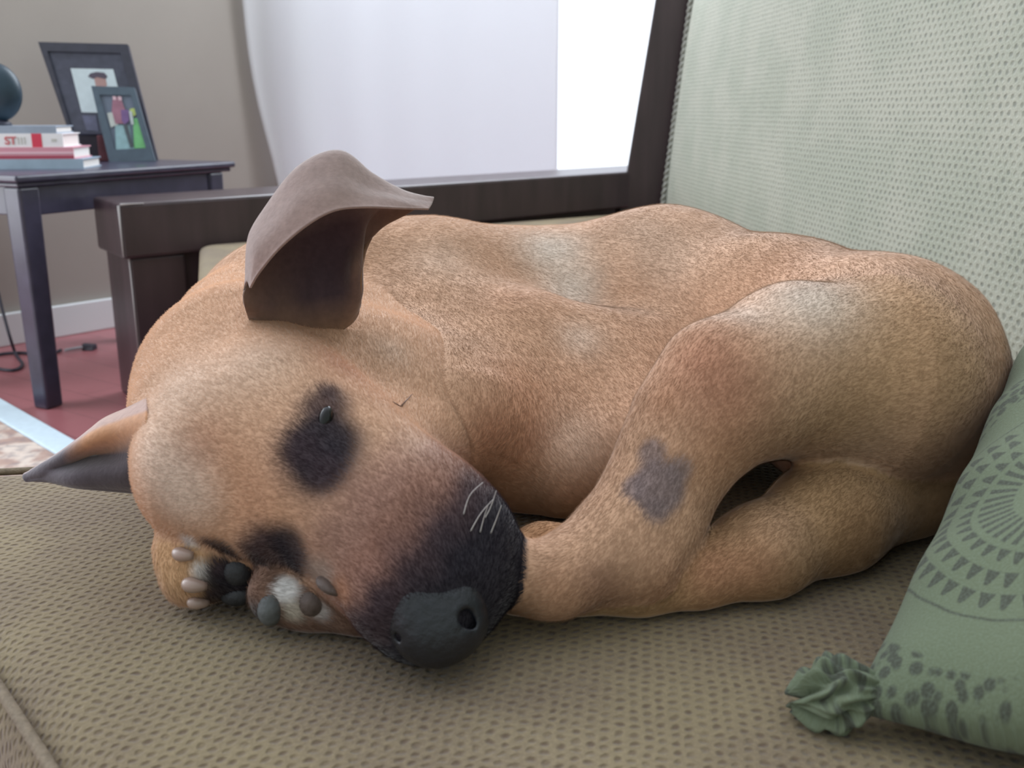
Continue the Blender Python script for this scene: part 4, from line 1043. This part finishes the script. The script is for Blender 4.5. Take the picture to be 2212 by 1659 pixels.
t.links.new(c, b.inputs['Base Color'])
bp = t.nodes.new('ShaderNodeBump'); bp.inputs['Strength'].default_value = 0.4; bp.inputs['Distance'].default_value = 0.001; t.links.new(MN(t, 'ADD', weave, NOISE(t, uv.outputs[0], 60, 3)), bp.inputs['Height']); t.links.new(bp.outputs[0], b.inputs['Normal'])

C0 = PZ(1838, 1535, SEAT + 0.012)
topc = P(2235, 690, 0.60)
e1 = (topc - C0); L1 = 0.40; e1.normalize()
e2_ = Vector((0.70, -0.55, 0.16)); e2_ = (e2_ - e1 * e2_.dot(e1)).normalized(); L2 = 0.36
pn = e1.cross(e2_).normalized()
if pn.z < 0: pn = -pn
pil = empty('throw_pillow', (C0.x + 0.15, C0.y, SEAT), 'sage green throw pillow with a printed medallion, leaning at the right beside the dog', 'pillow')
NP = 80
def pil_pt(u, v, side):
    # pinched corners and sides
    su, sv = 4 * u * (1 - u), 4 * v * (1 - v)
    pin = 0.022
    uu = u + (0.5 - u) * pin * 2 * (sv ** 0.8) * 0.6; vv = v + (0.5 - v) * pin * 2 * (su ** 0.8) * 0.6
    h = (max(su, 0) ** 0.42) * (max(sv, 0) ** 0.42) * 0.060
    wr = 0.0025 * math.sin(u * 42 + 3 * v) * math.exp(-v * 7) + 0.002 * math.sin(v * 38 + u * 5) * math.exp(-u * 7)
    rough_edge = 1 if side > 0 else -1
    p = C0 + e1 * (uu * L1) + e2_ * (vv * L2) + pn * (rough_edge * h + wr * min(1, h * 50))
    if p.z < SEAT + 0.0015: p.z = SEAT + 0.0015
    return p
V, UV = [], []
for side in (1, -1):
    for i in range(NP):
        for j in range(NP):
            u = 0.5 - 0.5 * math.cos(math.pi * i / (NP - 1)); v = 0.5 - 0.5 * math.cos(math.pi * j / (NP - 1))
            V.append(pil_pt(u, v, side)); UV.append((u * L1, v * L2))
Fc = grid_faces(NP, NP); Fc = Fc + [tuple(NP * NP + k for k in f[::-1]) for f in Fc]
o = mesh_obj('cover', V, Fc, pm, pil, smooth=True, uvs=UV)
bm = bmesh.new(); bm.from_mesh(o.data); bmesh.ops.remove_doubles(bm, verts=bm.verts, dist=1e-5); bmesh.ops.recalc_face_normals(bm, faces=bm.faces); bm.to_mesh(o.data); bm.free()
# gathered corner: a little ruffled bunch of cloth
V, UV = [], []; NA, NB = 96, 26
kc = PZ(1772, 1498, SEAT + 0.020); ax1 = (kc - (C0 + Vector((0.02, 0.0, 0.012)))).normalized(); sx = ax1.cross(Vector((0, 0, 1))).normalized(); sy = sx.cross(ax1)
prof = [0.005, 0.008, 0.010, 0.012, 0.0130, 0.0135, 0.0125, 0.011, 0.008, 0.004]
start = C0 + Vector((0.012, 0.004, 0.008)); endp = PZ(1722, 1512, SEAT + 0.010); ln = (endp - start)
for i in range(NB):
    f_ = i / (NB - 1); rad_ = np.interp(f_ * 9, range(10), prof)
    for k in range(NA):
        a_ = 2 * math.pi * k / NA
        ruf = 1 + 0.22 * math.sin(a_ * 9 + 2.5 * math.sin(f_ * 5)) * (0.35 + f_) + 0.10 * math.sin(a_ * 17 + f_ * 12)
        p = start + ln * f_ + (sx * math.cos(a_) + sy * math.sin(a_)) * rad_ * ruf + ln.normalized() * 0.004 * math.sin(a_ * 5) * f_
        p.z = max(p.z, SEAT + 0.001); V.append(p); UV.append((f_ * 0.04 + .185, a_ * 0.006 + 0.06))
Fc = [(i * NA + k, i * NA + (k + 1) % NA, (i + 1) * NA + (k + 1) % NA, (i + 1) * NA + k) for i in range(NB - 1) for k in range(NA)]
Fc += [tuple(range(NA)), tuple((NB - 1) * NA + k for k in range(NA - 1, -1, -1))]
o = fix_normals(mesh_obj('gathered_corner', V, Fc, pm, pil, smooth=True, uvs=UV)); o['label'] = 'ruffled bunched corner of the pillow cover'
